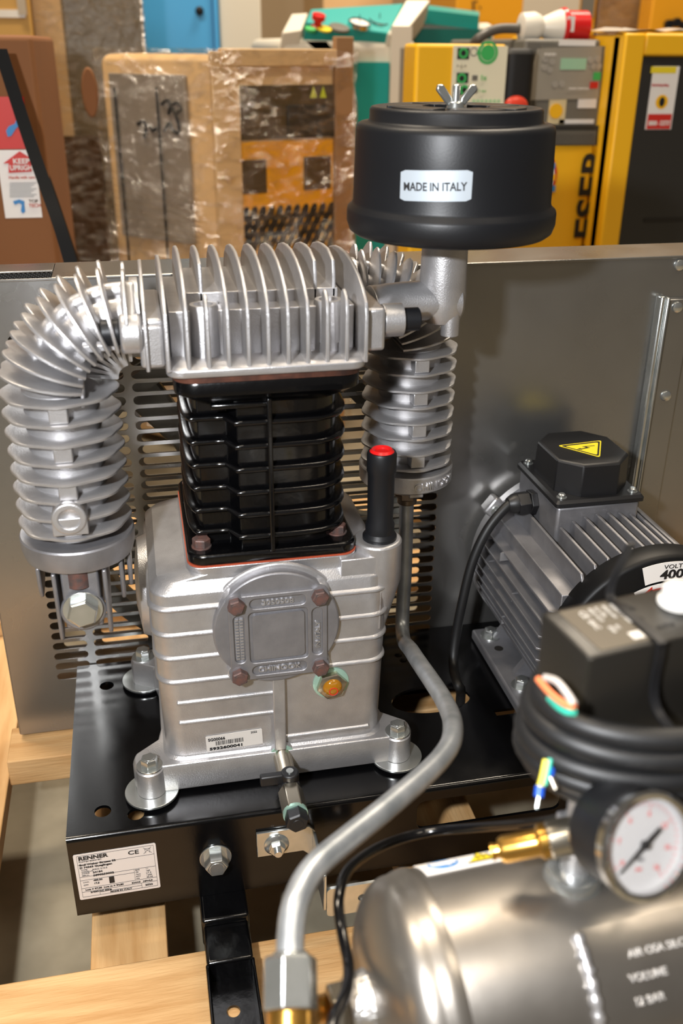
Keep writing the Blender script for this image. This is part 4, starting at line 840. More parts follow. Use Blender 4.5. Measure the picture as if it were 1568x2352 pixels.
# manifold block under the switch
mx, my = 0.2080, 0.3540
mf = thing('tank_manifold', (mx, my, 0.459), 'silver cast manifold fitting between tank and pressure switch', 'pipe fitting')
MB().lathe([(0.0165, 0.4520), (0.0165, 0.4600), (0.0140, 0.4645), (0.0105, 0.4655)], (mx, my, 0), n=40).build('tank_socket', ZINC, mf)
MB().lathe([(0.0080, 0.462), (0.0080, 0.478), (0.0110, 0.482), (0.0115, 0.496), (0.0085, 0.500), (0.0085, 0.530)], (mx, my, 0), n=30).box(mx - 0.0110, mx + 0.0110, my - 0.0090, my + 0.0090, 0.484, 0.500).build('manifold_body', ALU, mf, bevel=0.0015)
# safety valve
v0 = at(1345, 1912, D=0.545); v1 = at(1128, 1957, D=0.545); vd = (v1 - v0).normalized(); VL = (v1 - v0).length
sv = thing('safety_valve', (v0 + v1) / 2 - V(0, 0, 0.01), 'brass safety valve pointing left from the manifold above the tank sticker', 'safety valve')
MB().lathe([(0.0085, 0), (0.0098, 0.006), (0.0100, 0.019), (0.0092, 0.020)], v0, vd, 36).build('steel_collar', NICKEL, sv)
MB().lathe([(0.0092, 0.0195), (0.0095, 0.0240), (0.0076, 0.0255), (0.0072, 0.0270), (0.0072, 0.0435), (0.0062, 0.0455), (0.0060, 0.0460), (0.0042, 0.0462), (0.0040, VL - 0.002), (0.0046, VL - 0.0015), (0.0046, VL), (0.0, VL)], v0, vd, 36).build('valve_body', BRASS, sv)
# pressure gauge
gc = at(1488, 1944, D=0.495); tocam = (CAM - gc).normalized(); cr = ROT @ V(1, 0, 0); cu_ = ROT @ V(0, 1, 0)
gn = (tocam + cr * 0.62 - cu_ * 0.32).normalized()
pg = thing('pressure_gauge', gc - V(0, 0, 0.026), 'round white-faced pressure gauge with black pointer in a chrome rim', 'pressure gauge')
GR = 0.0250
gup = (V(0, 0, 1) - gn * gn.z).normalized(); gup = (Matrix.Rotation(R(-22), 3, gn) @ gup)
gx = gup.cross(gn).normalized(); Mg = Matrix((gx, gup, gn)).transposed().to_4x4(); Mg.translation = gc
MB(Mg).lathe([(0.0120, -0.034), (0.0235, -0.030), (0.0250, -0.026), (0.0252, -0.0055), (0.0240, -0.0050)], (0, 0, 0), n=60).build('gauge_case', BLACKM, pg)
MB(Mg).lathe([(0.0252, -0.005), (GR + 0.001, -0.004), (GR + 0.0012, 0.0005), (GR - 0.0006, 0.0016), (GR - 0.0026, 0.0005), (GR - 0.0028, -0.003), (0.0252, -0.005)], (0, 0, 0), n=72, cap=False).build('chrome_rim', mat('chrome', '#d8d8d8', 1.0, 0.12), pg)
MB(Mg).cyl((0, 0, -0.0045), (0, 0, -0.0035), GR - 0.0022, n=60).build('dial_face', mat('dial_white', '#b4b2b2', 0, 0.6), pg)
tkm = MB(Mg); 
for i in range(31):
    a = R(225 - 270 * i / 30); r0, r1 = (0.0165 if i % 5 == 0 else 0.0182), 0.0200
    c, s_ = math.cos(a), math.sin(a); w = 0.00022; pz = -0.0033
    tkm.add([V(c * r0 - s_ * w, s_ * r0 + c * w, pz), V(c * r0 + s_ * w, s_ * r0 - c * w, pz), V(c * r1 + s_ * w, s_ * r1 - c * w, pz), V(c * r1 - s_ * w, s_ * r1 + c * w, pz)], [(0, 1, 2, 3)])
tkm.build('dial_ticks', REDI, pg, smooth=0)
for i, s in enumerate(('0', '3', '6', '9', '12', '15', '16')):
    a = R(225 - 45 * i); text(s, Mg @ Matrix.Translation((0.0140 * math.cos(a), 0.0140 * math.sin(a) - 0.0012, -0.0033)), 0.0036, REDI, pg, ext=0.0001, align='CENTER')
text('bar', Mg @ Matrix.Translation((0, -0.0080, -0.0033)), 0.0034, INK, pg, ext=0.0001, align='CENTER'); text('psi', Mg @ Matrix.Translation((0, -0.0125, -0.0033)), 0.0028, REDI, pg, ext=0.0001, align='CENTER')
nd = V(math.cos(R(232)), math.sin(R(232)), 0); nn = V(-nd.y, nd.x, 0)
MB(Mg).rings([[nd * a + nn * w + V(0, 0, -0.0022), nd * a - nn * w + V(0, 0, -0.0022), nd * a - nn * w + V(0, 0, -0.0016), nd * a + nn * w + V(0, 0, -0.0016)] for a, w in ((-0.0110, 0.0009), (-0.004, 0.0012), (0.0, 0.0011), (0.0185, 0.0002))]).cyl((0, 0, -0.003), (0, 0, -0.0008), 0.0020, n=16).build('pointer', INK, pg, smooth=0)
MB(Mg).cyl((0, 0, 0.0000), (0, 0, 0.0004), GR - 0.0024, n=60).build('gauge_glass', GLASS, pg)
stem = Mg @ V(0, 0, -0.032); MB().tube(catmull([stem, (stem + V(mx, my, 0.492)) / 2, V(mx, my, 0.492)]), 0.0062, 18).build('gauge_stem', NICKEL, pg, smooth=60)
# pilot hose
hpz = [at(1335, 1868, D=0.56), at(1240, 1888, D=0.60), at(1100, 1900, D=0.66), at(980, 1912, D=0.68), at(880, 1942, D=0.66), at(805, 1992, D=0.63), at(778, 2060, D=0.61), at(785, 2140, D=0.60), at(800, 2215, D=0.585), at(796, 2275, D=0.565), at(768, 2335, D=0.55), at(755, 2400, D=0.54)]
tag(MB().tube(catmull(hpz, 8), 0.0032, 14).build('pilot_hose', HOSE, None, smooth=60), 'thin glossy black hose looping behind the tank end down past the valve', 'hose')

# ================================================================== BACKGROUND
def pbox(name, px0, px1, py, Y, depth, m, parent=None, zb=0.0, ztop=None, bevel=0.006, yaw=0.0, **k):
    """box whose front face stands at distance Y, reaching down to zb"""
    a = at(px0, py, Y=Y); b = at(px1, py, Y=Y); zt = ztop if ztop is not None else (a.z + b.z) / 2
    return MB().box(a.x, b.x, Y, Y + depth, zb, zt).build(name, m, parent, bevel=bevel, **k)
def panel(name, px0, py0, px1, py1, Y, m, parent, th=0.004, r=0.0, **k):
    my = (py0 + min(py1, 560)) / 2; mx = (px0 + px1) / 2
    x0, x1 = sorted((at(px0, my, Y=Y).x, at(px1, my, Y=Y).x)); z0, z1 = sorted((at(mx, py0, Y=Y).z, at(mx, py1, Y=Y).z))
    poly = rrect(x0, x1, z0, z1, r) if r else [(x0, z0), (x1, z0), (x1, z1), (x0, z1)]
    return MB().prism(poly, lambda u, v: V(u, Y, v), lambda u, v: V(u, Y - th, v)).build(name, m, parent, smooth=0, **k)
def btext(s, px, py, Y, hpx, m, parent, rot=0.0, bold=0.0, sx=1.0, align='LEFT'):
    p = at(px, py, Y=Y - 0.0055); D = (p - CAM).length; size = hpx * D / FPX / 0.72
    M = axes(p, (1, 0, 0), (0, 0, 1)) @ Matrix.Rotation(rot, 4, 'Z')
    return text(s, M, size, m, parent, ext=0.0006, bold=bold * size, sx=sx, align=align)

# brown cardboard carton, far left
cb1 = thing('cardboard_box', (-0.3, 1.8, 0), 'tall brown cardboard box at the far left with red label and KEEP UPRIGHT sticker', 'box')
YB = 1.60; xr = at(75, 90, Y=YB).x; zt = at(40, 80, Y=YB).z
MB().box(xr - 0.55, xr, YB, YB + 0.5, 0, zt).build('carton', CARD, cb1, bevel=0.008, seg=3)
panel('red_label', -20, 222, 62, 342, YB, REDI, cb1, 0.002, label='red label with blue pipe picture')
panel('white_label', 2, 344, 88, 500, YB, WHITE, cb1, 0.002)
ya = YB - 0.0025
def ppoly(name, pts, Y, m, parent, th=0.002, **k):
    P = [at(x, y, Y=Y) for x, y in pts]; P = [(p.x, p.z) for p in P]
    return MB().prism(P, lambda u, v: V(u, Y, v), lambda u, v: V(u, Y - th, v)).build(name, m, parent, smooth=0, **k)
ppoly('house_arrow', [(20, 397), (20, 375), (8, 375), (45, 347), (84, 372), (72, 372), (73, 394)], ya, REDI, cb1)
btext('KEEP', 30, 376, ya, 10, WHITE, cb1, bold=0.02, sx=1.1); btext('UPRIGHT', 23, 391, ya, 10, WHITE, cb1, bold=0.02, sx=0.92)
btext('Handle with care', 20, 411, ya, 6, REDI, cb1, sx=0.9)
for i in range(8): panel('printed_line', 22, 420 + i * 4.4, 84 - (i % 3) * 6, 420.9 + i * 4.4, ya, GREYM, cb1, 0.0008)
ppoly('blue_tap_symbol', [(30, 462), (44, 458), (56, 462), (56, 470), (58, 486), (52, 490), (48, 484), (50, 470), (44, 466), (34, 470)], ya, BLUEI, cb1)
btext('TOP', 66, 466, ya, 7, INK, cb1); btext('TECH', 66, 476, ya, 7, REDI, cb1)
ppoly('blue_pipe_picture', [(14, 300), (20, 290), (34, 284), (40, 268), (36, 262), (44, 262), (48, 284), (36, 296), (26, 312), (18, 314)], ya, BLUEI, cb1)
# black strap hanging across it
strp = [at(0, 112, Y=1.52), at(60, 300, Y=1.50), at(105, 430, Y=1.47), at(140, 530, Y=1.44), at(172, 640, Y=1.42)]
rg = [[p + V(-0.009, 0, 0), p + V(0.009, 0, 0), p + V(0.009, 0.0015, 0), p + V(-0.009, 0.0015, 0)] for p in catmull(strp, 6)]
tag(MB().rings(rg).build('packing_strap', mat('matt_black_strap', '#0a0a0b', 0, 0.7, spec=0.2), None, smooth=40), 'black strap slanting down in front of the brown box at the left edge', 'strap')
tag(MB().tube(catmull([at(100, 380, Y=1.62), at(135, 480, Y=1.6), at(175, 600, Y=1.6)]), 0.004, 8).build('black_cord', BLACKM, None), 'thin black cord hanging beside the slanting strap near the brown box', 'cord')
# tall film wrapped pallet load
wl_ = thing('wrapped_pallet_load', (0.1, 2.9, 0), 'tall dark film-wrapped load with tan cardboard edge behind the brown box', 'wrapped goods')
YW = 2.75
pbox('cardboard_edge', 62, 160, -60, YW, 0.5, CARDL, wl_, ztop=1.25); pbox('wrapped_body', 132, 322, -60, YW - 0.01, 0.6, CARDD, wl_, ztop=1.20)
panel('lower_brown_wrap', 100, 312, 240, 640, YW - 0.02, mat('dark_brown_wrap', '#4a3420', 0, 0.3, (18, 0.6, 0.02)), wl_, 0.01)
pbox('film_wrap', 60, 325, -60, YW - 0.035, 0.7, FILM, wl_, ztop=1.26, bevel=0.01)
ub = thing('stacked_carton', at(20, 60, Y=2.9), 'pale yellow-brown carton in the top left corner under clear film', 'box')
pbox('carton', -200, 60, -60, 2.70, 0.04, mat('yellow_brown_carton', '#c79a4e', 0, 0.6), ub, zb=0, ztop=1.2); panel('white_tape', -60, 22, 58, 40, 2.70, mat('tape', '#d9cfbd', 0, 0.3), ub, 0.004); panel('grey_patch', 38, -40, 58, 34, 2.694, mat('beige_patch', '#b5a58c', 0, 0.5), ub, 0.005)

# blue cabinet and cream cabinet
c1 = thing('blue_cabinet', (0.25, 3.9, 0), 'sky blue steel cabinet with a small black lock, top centre-left', 'cabinet')
pbox('cabinet_body', 300, 497, -60, 3.6, 0.6, BLUEM, c1, ztop=1.35); panel('door_edge', 488, -60, 491, 200, 3.6, mat('deep_blue', '#1d5f96', 0, 0.4), c1, 0.006)
pk = at(458, 25, Y=3.6); MB().lathe([(0.014, 0), (0.013, 0.010), (0.006, 0.014)], pk, (0, -1, 0), 20).build('lock', BLACKM, c1)
c2 = thing('cream_cabinet', (0.6, 3.9, 0), 'cream cabinet standing right of the blue cabinet', 'cabinet')
pbox('cabinet_body', 499, 597, -60, 3.62, 0.6, CREAM, c2, ztop=1.35)

# wrapped yellow machine in the middle
wm = thing('wrapped_machine', (0.3, 2.2, 0), 'yellow machine packed in cardboard and glossy stretch film behind the pump', 'wrapped goods')
YM = 2.05
A = at(487, 118, Y=YM); B = at(800, 84, Y=YM + 0.10); Cc = at(232, 140, Y=YM + 0.20)
zt = 0.845; zB = 0.0
rd = V(B.x - A.x, B.y - A.y, 0); ld = V(Cc.x - A.x, Cc.y - A.y, 0); bd = V(0.04, 0.33, 0)
def face_M(o, d): return axes((o.x, o.y, 0), (d.x, d.y, 0), (0, 0, 1))
MR = face_M(A, rd); ML = face_M(Cc, -ld); LR, LL = rd.length, ld.length
foot = [(A.x, A.y), (B.x, B.y), (B.x + bd.x, B.y + bd.y), (Cc.x + bd.x, Cc.y + bd.y), (Cc.x, Cc.y)]
def ins(poly, s): cx = sum(p[0] for p in poly) / len(poly); cy = sum(p[1] for p in poly) / len(poly); return [(cx + (x - cx) * s, cy + (y - cy) * s) for x, y in poly]
MB().rings([[V(x, y, z) for x, y in ins(foot, s)] for s, z in ((1.0, 0.02), (1.0, 0.835), (0.97, 0.850))]).build('packed_body', CARDL, wm, bevel=0.01)
def onface(M, px, py):   # pixel -> face coordinates
    d = ray(px, py); Mi = M.inverted(); o = Mi @ CAM; dd = Mi.to_3x3() @ d; t = -o.z / dd.z; p = o + dd * t; return p.x, p.y
def fpanel(name, M, x0, y0, x1, y1, m, th=0.006, z=0.0, **k):
    my = (y0 + min(y1, 560)) / 2; mx = (x0 + x1) / 2
    u0, u1 = sorted((onface(M, x0, my)[0], onface(M, x1, my)[0])); w0, w1 = sorted((onface(M, mx, y0)[1], onface(M, mx, y1)[1]))
    return MB(M).box(u0, u1, w0, w1, z, z + th).build(name, m, wm, bevel=0.002, **k)
YELW = mat('amber_machine_paint', '#eaa41a', 0, 0.45)
fpanel('foam_side', ML, 272, 170, 440, 548, FOAM, 0.010)
for x0, x1 in ((286, 290), (379, 383)): fpanel('black_strap', ML, x0, 200, x1, 640, BLACKM, 0.004, 0.012)
fpanel('yellow_front', MR, 548, 322, 762, 640, YELW, 0.006); fpanel('dark_top_panel', MR, 548, 195, 762, 318, mat('brown_black_panel', '#4d412f', 0, 0.35), 0.006)
fpanel('black_display_panel', MR, 655, 240, 765, 314, DARKM, 0.004, 0.007)
for a in ((545, 366, 608, 444), (693, 358, 755, 434)): fpanel('vent_opening', MR, *a, mat('brown_vent', '#4a3a24', 0, 0.5), 0.003, 0.007)
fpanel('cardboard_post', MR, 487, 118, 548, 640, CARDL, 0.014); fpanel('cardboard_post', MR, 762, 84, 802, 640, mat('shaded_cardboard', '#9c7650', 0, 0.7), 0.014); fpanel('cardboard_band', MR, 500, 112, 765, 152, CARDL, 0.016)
for i in range(2):
    p = onface(MR, 715 + i * 22, 212); MB(MR).prism([(p[0] - 0.008, p[1] - 0.010), (p[0] + 0.008, p[1] - 0.010), (p[0], p[1] + 0.012)], lambda a, b: V(a, b, 0.008), lambda a, b: V(a, b, 0.009)).build('warning_triangle', mat('lime_sticker', '#c5d23a', 0, 0.5), wm, smooth=0)
for r in range(5):
    for c in range(11):
        p = onface(MR, 560 + c * 19.5 + (r % 2) * 9, 492 + r * 19 - c * 1.2)
        MB(MR).prism([(p[0] + (u * 0.0085 + v * 0.004), p[1] + v * 0.0155) for u, v in circ(0, 0, 1, 12)], lambda a, b: V(a, b, 0.0055), lambda a, b: V(a, b, 0.0075)).build('oval_perforation', DARKV, wm, smooth=0)
hp_ = [(325, 285), (337, 278), (345, 290), (340, 315)], [(352, 285), (360, 300), (368, 292)], [(380, 240), (392, 230), (400, 240), (396, 262)], [(404, 240), (416, 236), (424, 250), (412, 258), (404, 248)], [(386, 300), (398, 282), (404, 295), (416, 305), (420, 290), (412, 262)]
for h in hp_:
    P = [ML @ V(*onface(ML, x, y), 0.0125) for x, y in h]; MB().tube(catmull(P, 5), 0.0035, 6).build('handwritten_stroke', INK, wm)
# protruding roll of cardboard and film
q = at(208, 210, Y=YM + 0.16); MB().rings([[V(q.x + x, q.y - 0.06 + (0.02 if k else 0), q.z + z) for x, z in circ(0, 0, 0.016, 16, 0.047)] for k in (0, 1)]).build('cardboard_flap', CARD, wm, bevel=0.003)
def wrinkled(poly, z0, z1, off, n=26, m=44, amp=0.010):
    P = []; L = len(poly)
    for i in range(L):
        a, b = poly[i], poly[(i + 1) % L]; k = max(2, int(m * math.hypot(b[0] - a[0], b[1] - a[1]) / 0.6))
        P += [(a[0] + (b[0] - a[0]) * t / k, a[1] + (b[1] - a[1]) * t / k) for t in range(k)]
    cx = sum(p[0] for p in P) / len(P); cy = sum(p[1] for p in P) / len(P); rg = []
    for j in range(n + 1):
        z = z0 + (z1 - z0) * j / n; rr = []
        for x, y in P:
            d = math.hypot(x - cx, y - cy); nz = noise.noise(V(x * 9, y * 9, z * 14)) + 0.5 * noise.noise(V(x * 25, y * 25, z * 40)); o = off + amp * (0.6 + nz)
            rr.append(V(x + (x - cx) / d * o, y + (y - cy) / d * o, z))
        rg.append(rr)
    return MB().rings(rg, cap0=False)
wrinkled(foot, 0.05, 0.862, 0.014).build('stretch_film', FILM, wm, smooth=60)
for k in range(9):
    y = 560 - k * 14; a = onface(ML, 250 + k * 3, y - 60); b = onface(ML, 485, y - 8 + k * 2)
    P = [ML @ V(a[0], a[1], 0.030), ML @ V((a[0] + b[0]) / 2, (a[1] + b[1]) / 2 + 0.004 * (k % 3), 0.034), ML @ V(b[0], b[1], 0.036)]
    MB().tube(catmull(P, 5), 0.0012, 6).build('film_fold', FILM, wm)

# teal and cream machine
tm = thing('teal_machine', (0.9, 2.9, 0), 'teal and cream machine with gauges and red stop button on its sloped panel', 'machine')
YT = 2.70
pbox('machine_body', 640, 960, 60, YT, 0.6, CREAM, tm, ztop=at(900, 90, Y=YT).z, bevel=0.02)
pbox('side_body', 900, 1140, 60, YT + 0.12, 0.55, CREAM, tm, ztop=at(1100, 52, Y=YT + .12).z, bevel=0.02)
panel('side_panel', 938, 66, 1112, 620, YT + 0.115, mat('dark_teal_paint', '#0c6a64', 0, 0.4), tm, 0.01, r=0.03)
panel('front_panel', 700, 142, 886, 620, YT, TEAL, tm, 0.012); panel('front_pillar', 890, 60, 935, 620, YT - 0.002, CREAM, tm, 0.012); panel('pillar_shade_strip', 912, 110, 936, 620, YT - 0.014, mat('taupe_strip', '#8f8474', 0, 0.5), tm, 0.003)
sl = [at(700, 62, Y=YT), at(890, 88, Y=YT), at(925, 18, Y=YT + 0.09), at(712, 32, Y=YT + 0.09)]
q = sl; nrm = (q[1] - q[0]).cross(q[3] - q[0]).normalized(); nrm = nrm if nrm.y < 0 else -nrm
MB().rings([[p + nrm * 0.012 for p in q], [p - nrm * 0.05 for p in q]]).build('sloped_panel', TEAL, tm, bevel=0.003)
q2 = [at(886, 92, Y=YT - .005), at(925, 92, Y=YT - .005), at(985, 14, Y=YT + 0.09), at(930, 14, Y=YT + 0.09)]
MB().rings([[p + nrm * 0.016 for p in q2], [p - nrm * 0.05 for p in q2]]).build('sloped_cheek', CREAM, tm, bevel=0.003)
q3 = [at(645, 90, Y=YT - .005), at(690, 84, Y=YT - .005), at(705, 44, Y=YT + 0.09), at(668, 46, Y=YT + 0.09)]
MB().rings([[p + nrm * 0.016 for p in q3], [p - nrm * 0.05 for p in q3]]).build('sloped_cheek', CREAM, tm, bevel=0.003)
q4 = [at(925, 20, Y=YT + 0.09), at(1100, 40, Y=YT + 0.12), at(1100, 30, Y=YT + 0.4), at(930, 8, Y=YT + 0.3)]
MB().rings([[p + V(0, 0, 0.004) for p in q4], [p - V(0, 0, 0.03) for p in q4]]).build('top_cover', TEAL, tm)
def gz(px, py):
    d = ray(px, py); o = q[0] + nrm * 0.012; t = (o - CAM).dot(nrm) / d.dot(nrm); return CAM + d * t
CHR = MATS.get('chrome') or mat('chrome', '#d8d8d8', 1.0, 0.12)
for px, py in ((824, 60), (870, 56)):
    g = MB().lathe([(0.030, 0), (0.030, 0.010), (0.027, 0.012), (0.0255, 0.009)], gz(px, py), nrm, 36, cap=False).build('round_gauge', CHR, tm)
    MB().cyl(gz(px, py), gz(px, py) + nrm * 0.008, 0.0262, n=30).build('gauge_dial', WHITE, g); MB().box(-0.001, 0.001, -0.004, 0.018, 0, 0.001, axes(gz(px, py) + nrm * 0.0095, (1, 0, 0), (0, 0, 1))).build('gauge_pointer', INK, g)
MB().lathe([(0.026, 0), (0.026, 0.006), (0, 0.008)], gz(778, 67), nrm, 30).build('round_grey_cap', GREYM, tm)
MB().lathe([(0.016, 0), (0.010, 0.006), (0.010, 0.016), (0.017, 0.018), (0.017, 0.030), (0, 0.033)], gz(728, 62), nrm, 28).build('stop_button', REDP, tm)
MB().lathe([(0.014, 0), (0.014, 0.006), (0, 0.008)], gz(712, 70), nrm, 24).build('start_button', GREENI, tm); MB().lathe([(0.019, 0), (0.019, 0.004), (0, 0.005)], gz(744, 68), nrm, 24).build('yellow_ring', YELI, tm)
for y in (305, 332, 348): 
    p = at(808, y, Y=YT - 0.013); plate('white_ornament', circ(0, 0, 0.013, 20), [circ(0, 0, 0.008, 16)], 0.002, axes(p, (1, 0, 0), (0, 0, 1)), WHITE, tm)
panel('orange_sticker', 800, 362, 816, 388, YT - 0.012, mat('orange_sticker', '#d98a1c', 0, 0.5), tm, 0.002); panel('blue_sticker', 800, 389, 816, 415, YT - 0.012, BLUEI, tm, 0.002)
# curved grey shell panel
c0 = at(770, 96, Y=2.45); c1_ = at(846, 96, Y=2.45); r_ = 0.11
cpoly = [(c0.x, 0.0), (c1_.x, 0.0)] + [(c1_.x - r_ + r_ * math.cos(R(t)), c0.z - 0.16 + 0.16 * math.sin(R(t))) for t in range(0, 91, 10)] + [(c0.x, c0.z)]
tag(MB().prism(cpoly, lambda u, v: V(u, 2.56, v), lambda u, v: V(u, 2.58, v)).build('curved_panel', mat('taupe_panel', '#9a8c84', 0, 0.5), None, bevel=0.004), 'taupe panel with rounded top corner behind the right edge of the wrapped machine', 'panel')

# small yellow machine with instruction sheet
ym = thing('yellow_dryer', (1.0, 2.3, 0), 'small yellow machine with white instruction sheet and green round symbol behind the air filter', 'machine')
YY = 1.86
a = at(955, 108, Y=YY); b = at(1166, 94, Y=YY)
MB().box(a.x, b.x, YY, YY + 0.085, 0, (a.z + b.z) / 2).build('yellow_housing', YEL, ym, bevel=0.006)
panel('instruction_sheet', 1037, 105, 1160, 242, YY, mat('cream_sheet', '#e9e2c6', 0, 0.5), ym, 0.003)
sd = at(1166, 94, Y=YY); e2 = at(1240, 94, Y=YY + 0.1)
pf = [(YY + 0.0, 0.30), (YY, (a.z + b.z) / 2 - 0.002), (YY + 0.10, (a.z + b.z) / 2 - 0.004)]
MB().rings([[V(x, y, z) for x, y in rrect(sd.x + 0.001, at(1240, 94, Y=YY).x, YY + 0.004, YY + 0.080, 0.02, 6)] for z in (0.66, 0.70, (a.z + b.z) / 2 - 0.006)]).build('black_side_cover', mat('soft_black', '#12100f', 0, 0.6), ym, bevel=0.01, smooth=50)
yk = YY - 0.0035
for x0, y0, x1, y1 in ((1050, 110, 1077, 136), (1048, 167, 1075, 191), (1048, 198, 1075, 219)): pb = panel('photo_square', x0, y0, x1, y1, yk, INK, ym, 0.001)
for x, y in ((1064, 122), (1060, 180), (1066, 207)):
    p = at(x, y, Y=yk - 0.001); plate('green_ring', circ(0, 0, 0.009, 18), [circ(0, 0, 0.005, 14)], 0.001, axes(p, (1, 0, 0), (0, 0, 1)), GREENI, ym)
p = at(1120, 121, Y=yk); g = plate('green_round_symbol', circ(0, 0, 0.0195, 30), [circ(0, 0, 0.0150, 24), ], 0.001, axes(p, (1, 0, 0), (0, 0, 1)), GREENI, ym)
MB().lathe([(0.0135, 0), (0.0135, 0.001)], p, (0, -1, 0), 24).build('green_disc', GREENI, ym)
ppoly('green_pointer', [(1092, 122), (1103, 116), (1103, 126)], yk, GREENI, ym, 0.001)
p = at(1088, 119, Y=yk); plate('grey_circle', circ(0, 0, 0.0075, 18), [circ(0, 0, 0.006, 14)], 0.001, axes(p, (1, 0, 0), (0, 0, 1)), GREYM, ym)
for y in (179, 208): panel('small_icon', 1084, y - 6, 1096, y + 6, yk, GREYM, ym, 0.001)
btext('1x', 1102, 184, yk, 10, GREENI, ym, bold=0.02); btext('1 sec', 1098, 212, yk, 6, GREENI, ym)
btext('>-|->', 1047, 156, yk, 8, GREYM, ym)
for i in range(7): panel('green_chain_symbol', 1084 + i * 9.5, 228, 1091 + i * 9.5, 237, yk, mat('pale_green_print', '#a9cf9c', 0, 0.5), ym, 0.001, r=0.003)

# control machine
km = thing('yellow_compressor', (1.2, 2.6, 0), 'yellow compressor with grey control panel and large black vertical lettering', 'machine')
YK = 1.955
a = at(1225, 92, Y=YK); b = at(1395, 88, Y=YK)
b = V(at(1438, 76, Y=1.88).x - 0.004, 0, b.z)
MB().box(at(1205, 92, Y=YK).x, b.x, YK, YK + 0.5, 0, at(1300, 335, Y=YK).z).build('yellow_front', YEL, km, bevel=0.004)
MB().box(a.x - 0.01, b.x, YK + 0.02, YK + 0.5, at(1300, 335, Y=YK).z, (a.z + b.z) / 2).build('upper_body', GREYM, km, bevel=0.006)
panel('vent_strip', 1262, 288, 1372, 334, YK, DARKM, km, 0.006)
for i in range(15): panel('vent_slat', 1272 + i * 6.4, 300, 1275 + i * 6.4, 332, YK - 0.006, GREYM, km, 0.004)
panel('control_panel', 1232, 105, 1378, 288, YK + 0.018, GREYM, km, 0.010)
ys_ = YK + 0.008
MB().prism([(at(x, y, Y=ys_).x, at(x, y, Y=ys_).z) for x, y in ((1234, 112), (1380, 106), (1372, 226), (1205, 230))], lambda u, v: V(u, ys_, v), lambda u, v: V(u, ys_ - 0.004, v)).build('key_panel', mat('light_grey_panel', '#a39c8f', 0.2, 0.4), km)
yq = ys_ - 0.0045
panel('display_screen', 1287, 134, 1345, 160, yq, mat('green_lcd', '#9fc7a8', 0, 0.3), km, 0.002)
for x, y in ((1252, 136), (1268, 142), (1250, 155), (1262, 160), (1356, 138), (1372, 136), (1362, 152), (1374, 152), (1274, 194), (1290, 193)):
    p = at(x, y, Y=yq); MB().cyl(p, p - V(0, 0.002, 0), 0.006, n=16).build('round_key', mat('silver_key', '#b0aaa0', 0.3, 0.4), km)
panel('start_key', 1362, 166, 1378, 184, yq, GREENI, km, 0.002); panel('stop_key', 1354, 188, 1372, 203, yq, REDI, km, 0.002)
btext('KAESER', 1250, 128, yq, 5, WHITE, km, sx=1.1); btext('SIGMA CONTROL', 1306, 206, yq, 4, WHITE, km)
panel('white_strip_label', 1283, 92, 1366, 106, YK + 0.012, WHITE, km, 0.002)
panel('yellow_square_label', 1258, 228, 1297, 285, ys_, mat('beige_label', '#d9c79a', 0, 0.5), km, 0.003); p = at(1276, 255, Y=ys_ - 0.003); MB().cyl(p, p - V(0, 0.002, 0), 0.014, n=24).build('yellow_dot', YEL, km)
panel('white_label', 1326, 225, 1368, 248, ys_, WHITE, km, 0.003); panel('white_strip_label', 1282, 274, 1362, 284, ys_, WHITE, km, 0.003)
p = at(1370, 340, Y=YK - 0.004)
text('KAESER', axes(at(1352, 676, Y=YK - 0.003), (0, 0, 1), (-1, 0, 0)), 0.072, INK, km, ext=0.001, bold=0.0014, sx=1.24)
lg = at(1224, 405, Y=YK - 0.002)
rr_ = plate('round_emblem', circ(0, 0, 0.052, 40), [circ(0, 0, 0.046, 36)], 0.002, axes(lg, (1, 0, 0), (0, 0, 1)), REDI, km)
MB().cyl(lg, lg - V(0, 0.001, 0), 0.047, n=40).build('emblem_disc', WHITE, km)
for i in range(3): panel('emblem_bar', 1262, 374 + i * 26, 1274, 388 + i * 26, YK - 0.004, BLUEI if i != 1 else YEL, km, 0.002)
pr2 = at(1182, 243, Y=YK - 0.02)

# right yellow frame machine with black door
rm_ = thing('yellow_black_machine', (1.6, 2.4, 0), 'yellow-framed machine with dark door and stickers at the right edge', 'machine')
YR = 1.88
a = at(1438, 76, Y=YR); zt = a.z
MB().box(a.x, a.x + 0.8, YR + 0.02, YR + 0.6, 0, zt - 0.003).build('machine_body', YEL, rm_, bevel=0.004)
xb_ = at(1478, 130, Y=YR).x; zd = at(1500, 127, Y=YR).z
MB().box(a.x, xb_, YR, YR + 0.05, 0, zt).build('frame_post', YEL, rm_, bevel=0.004); MB().box(xb_, a.x + 0.8, YR, YR + 0.05, zd, zt).build('frame_beam', YEL, rm_, bevel=0.004)
MB().box(xb_ + 0.002, a.x + 0.79, YR + 0.012, YR + 0.03, 0.06, zd - 0.002).build('dark_door', DARKM, rm_, bevel=0.004)
panel('door_groove', 1478, 500, 1640, 507, YR + 0.012, DARKV, rm_, 0.002)
ysr = YR + 0.0115
panel('service_sticker', 1490, 152, 1550, 297, ysr, WHITE, rm_, 0.001, label='white and red service sticker'); panel('yellow_strip', 1494, 153, 1552, 168, ysr - 0.001, YELI, rm_, 0.001); panel('red_strip', 1486, 262, 1540, 296, ysr - 0.001, REDI, rm_, 0.001)
btext('Sicherheitsprüfung', 1496, 198, ysr + 0.004, 5, REDI, rm_, sx=0.72); btext('08000 - 523737', 1488, 288, ysr + 0.003, 9, WHITE, rm_, sx=0.60, bold=0.02)
p = at(1519, 234, Y=ysr - 0.001); MB().cyl(p, p - V(0, 0.001, 0), 0.013, n=24, r1=0.013).build('gold_seal', YEL, rm_)
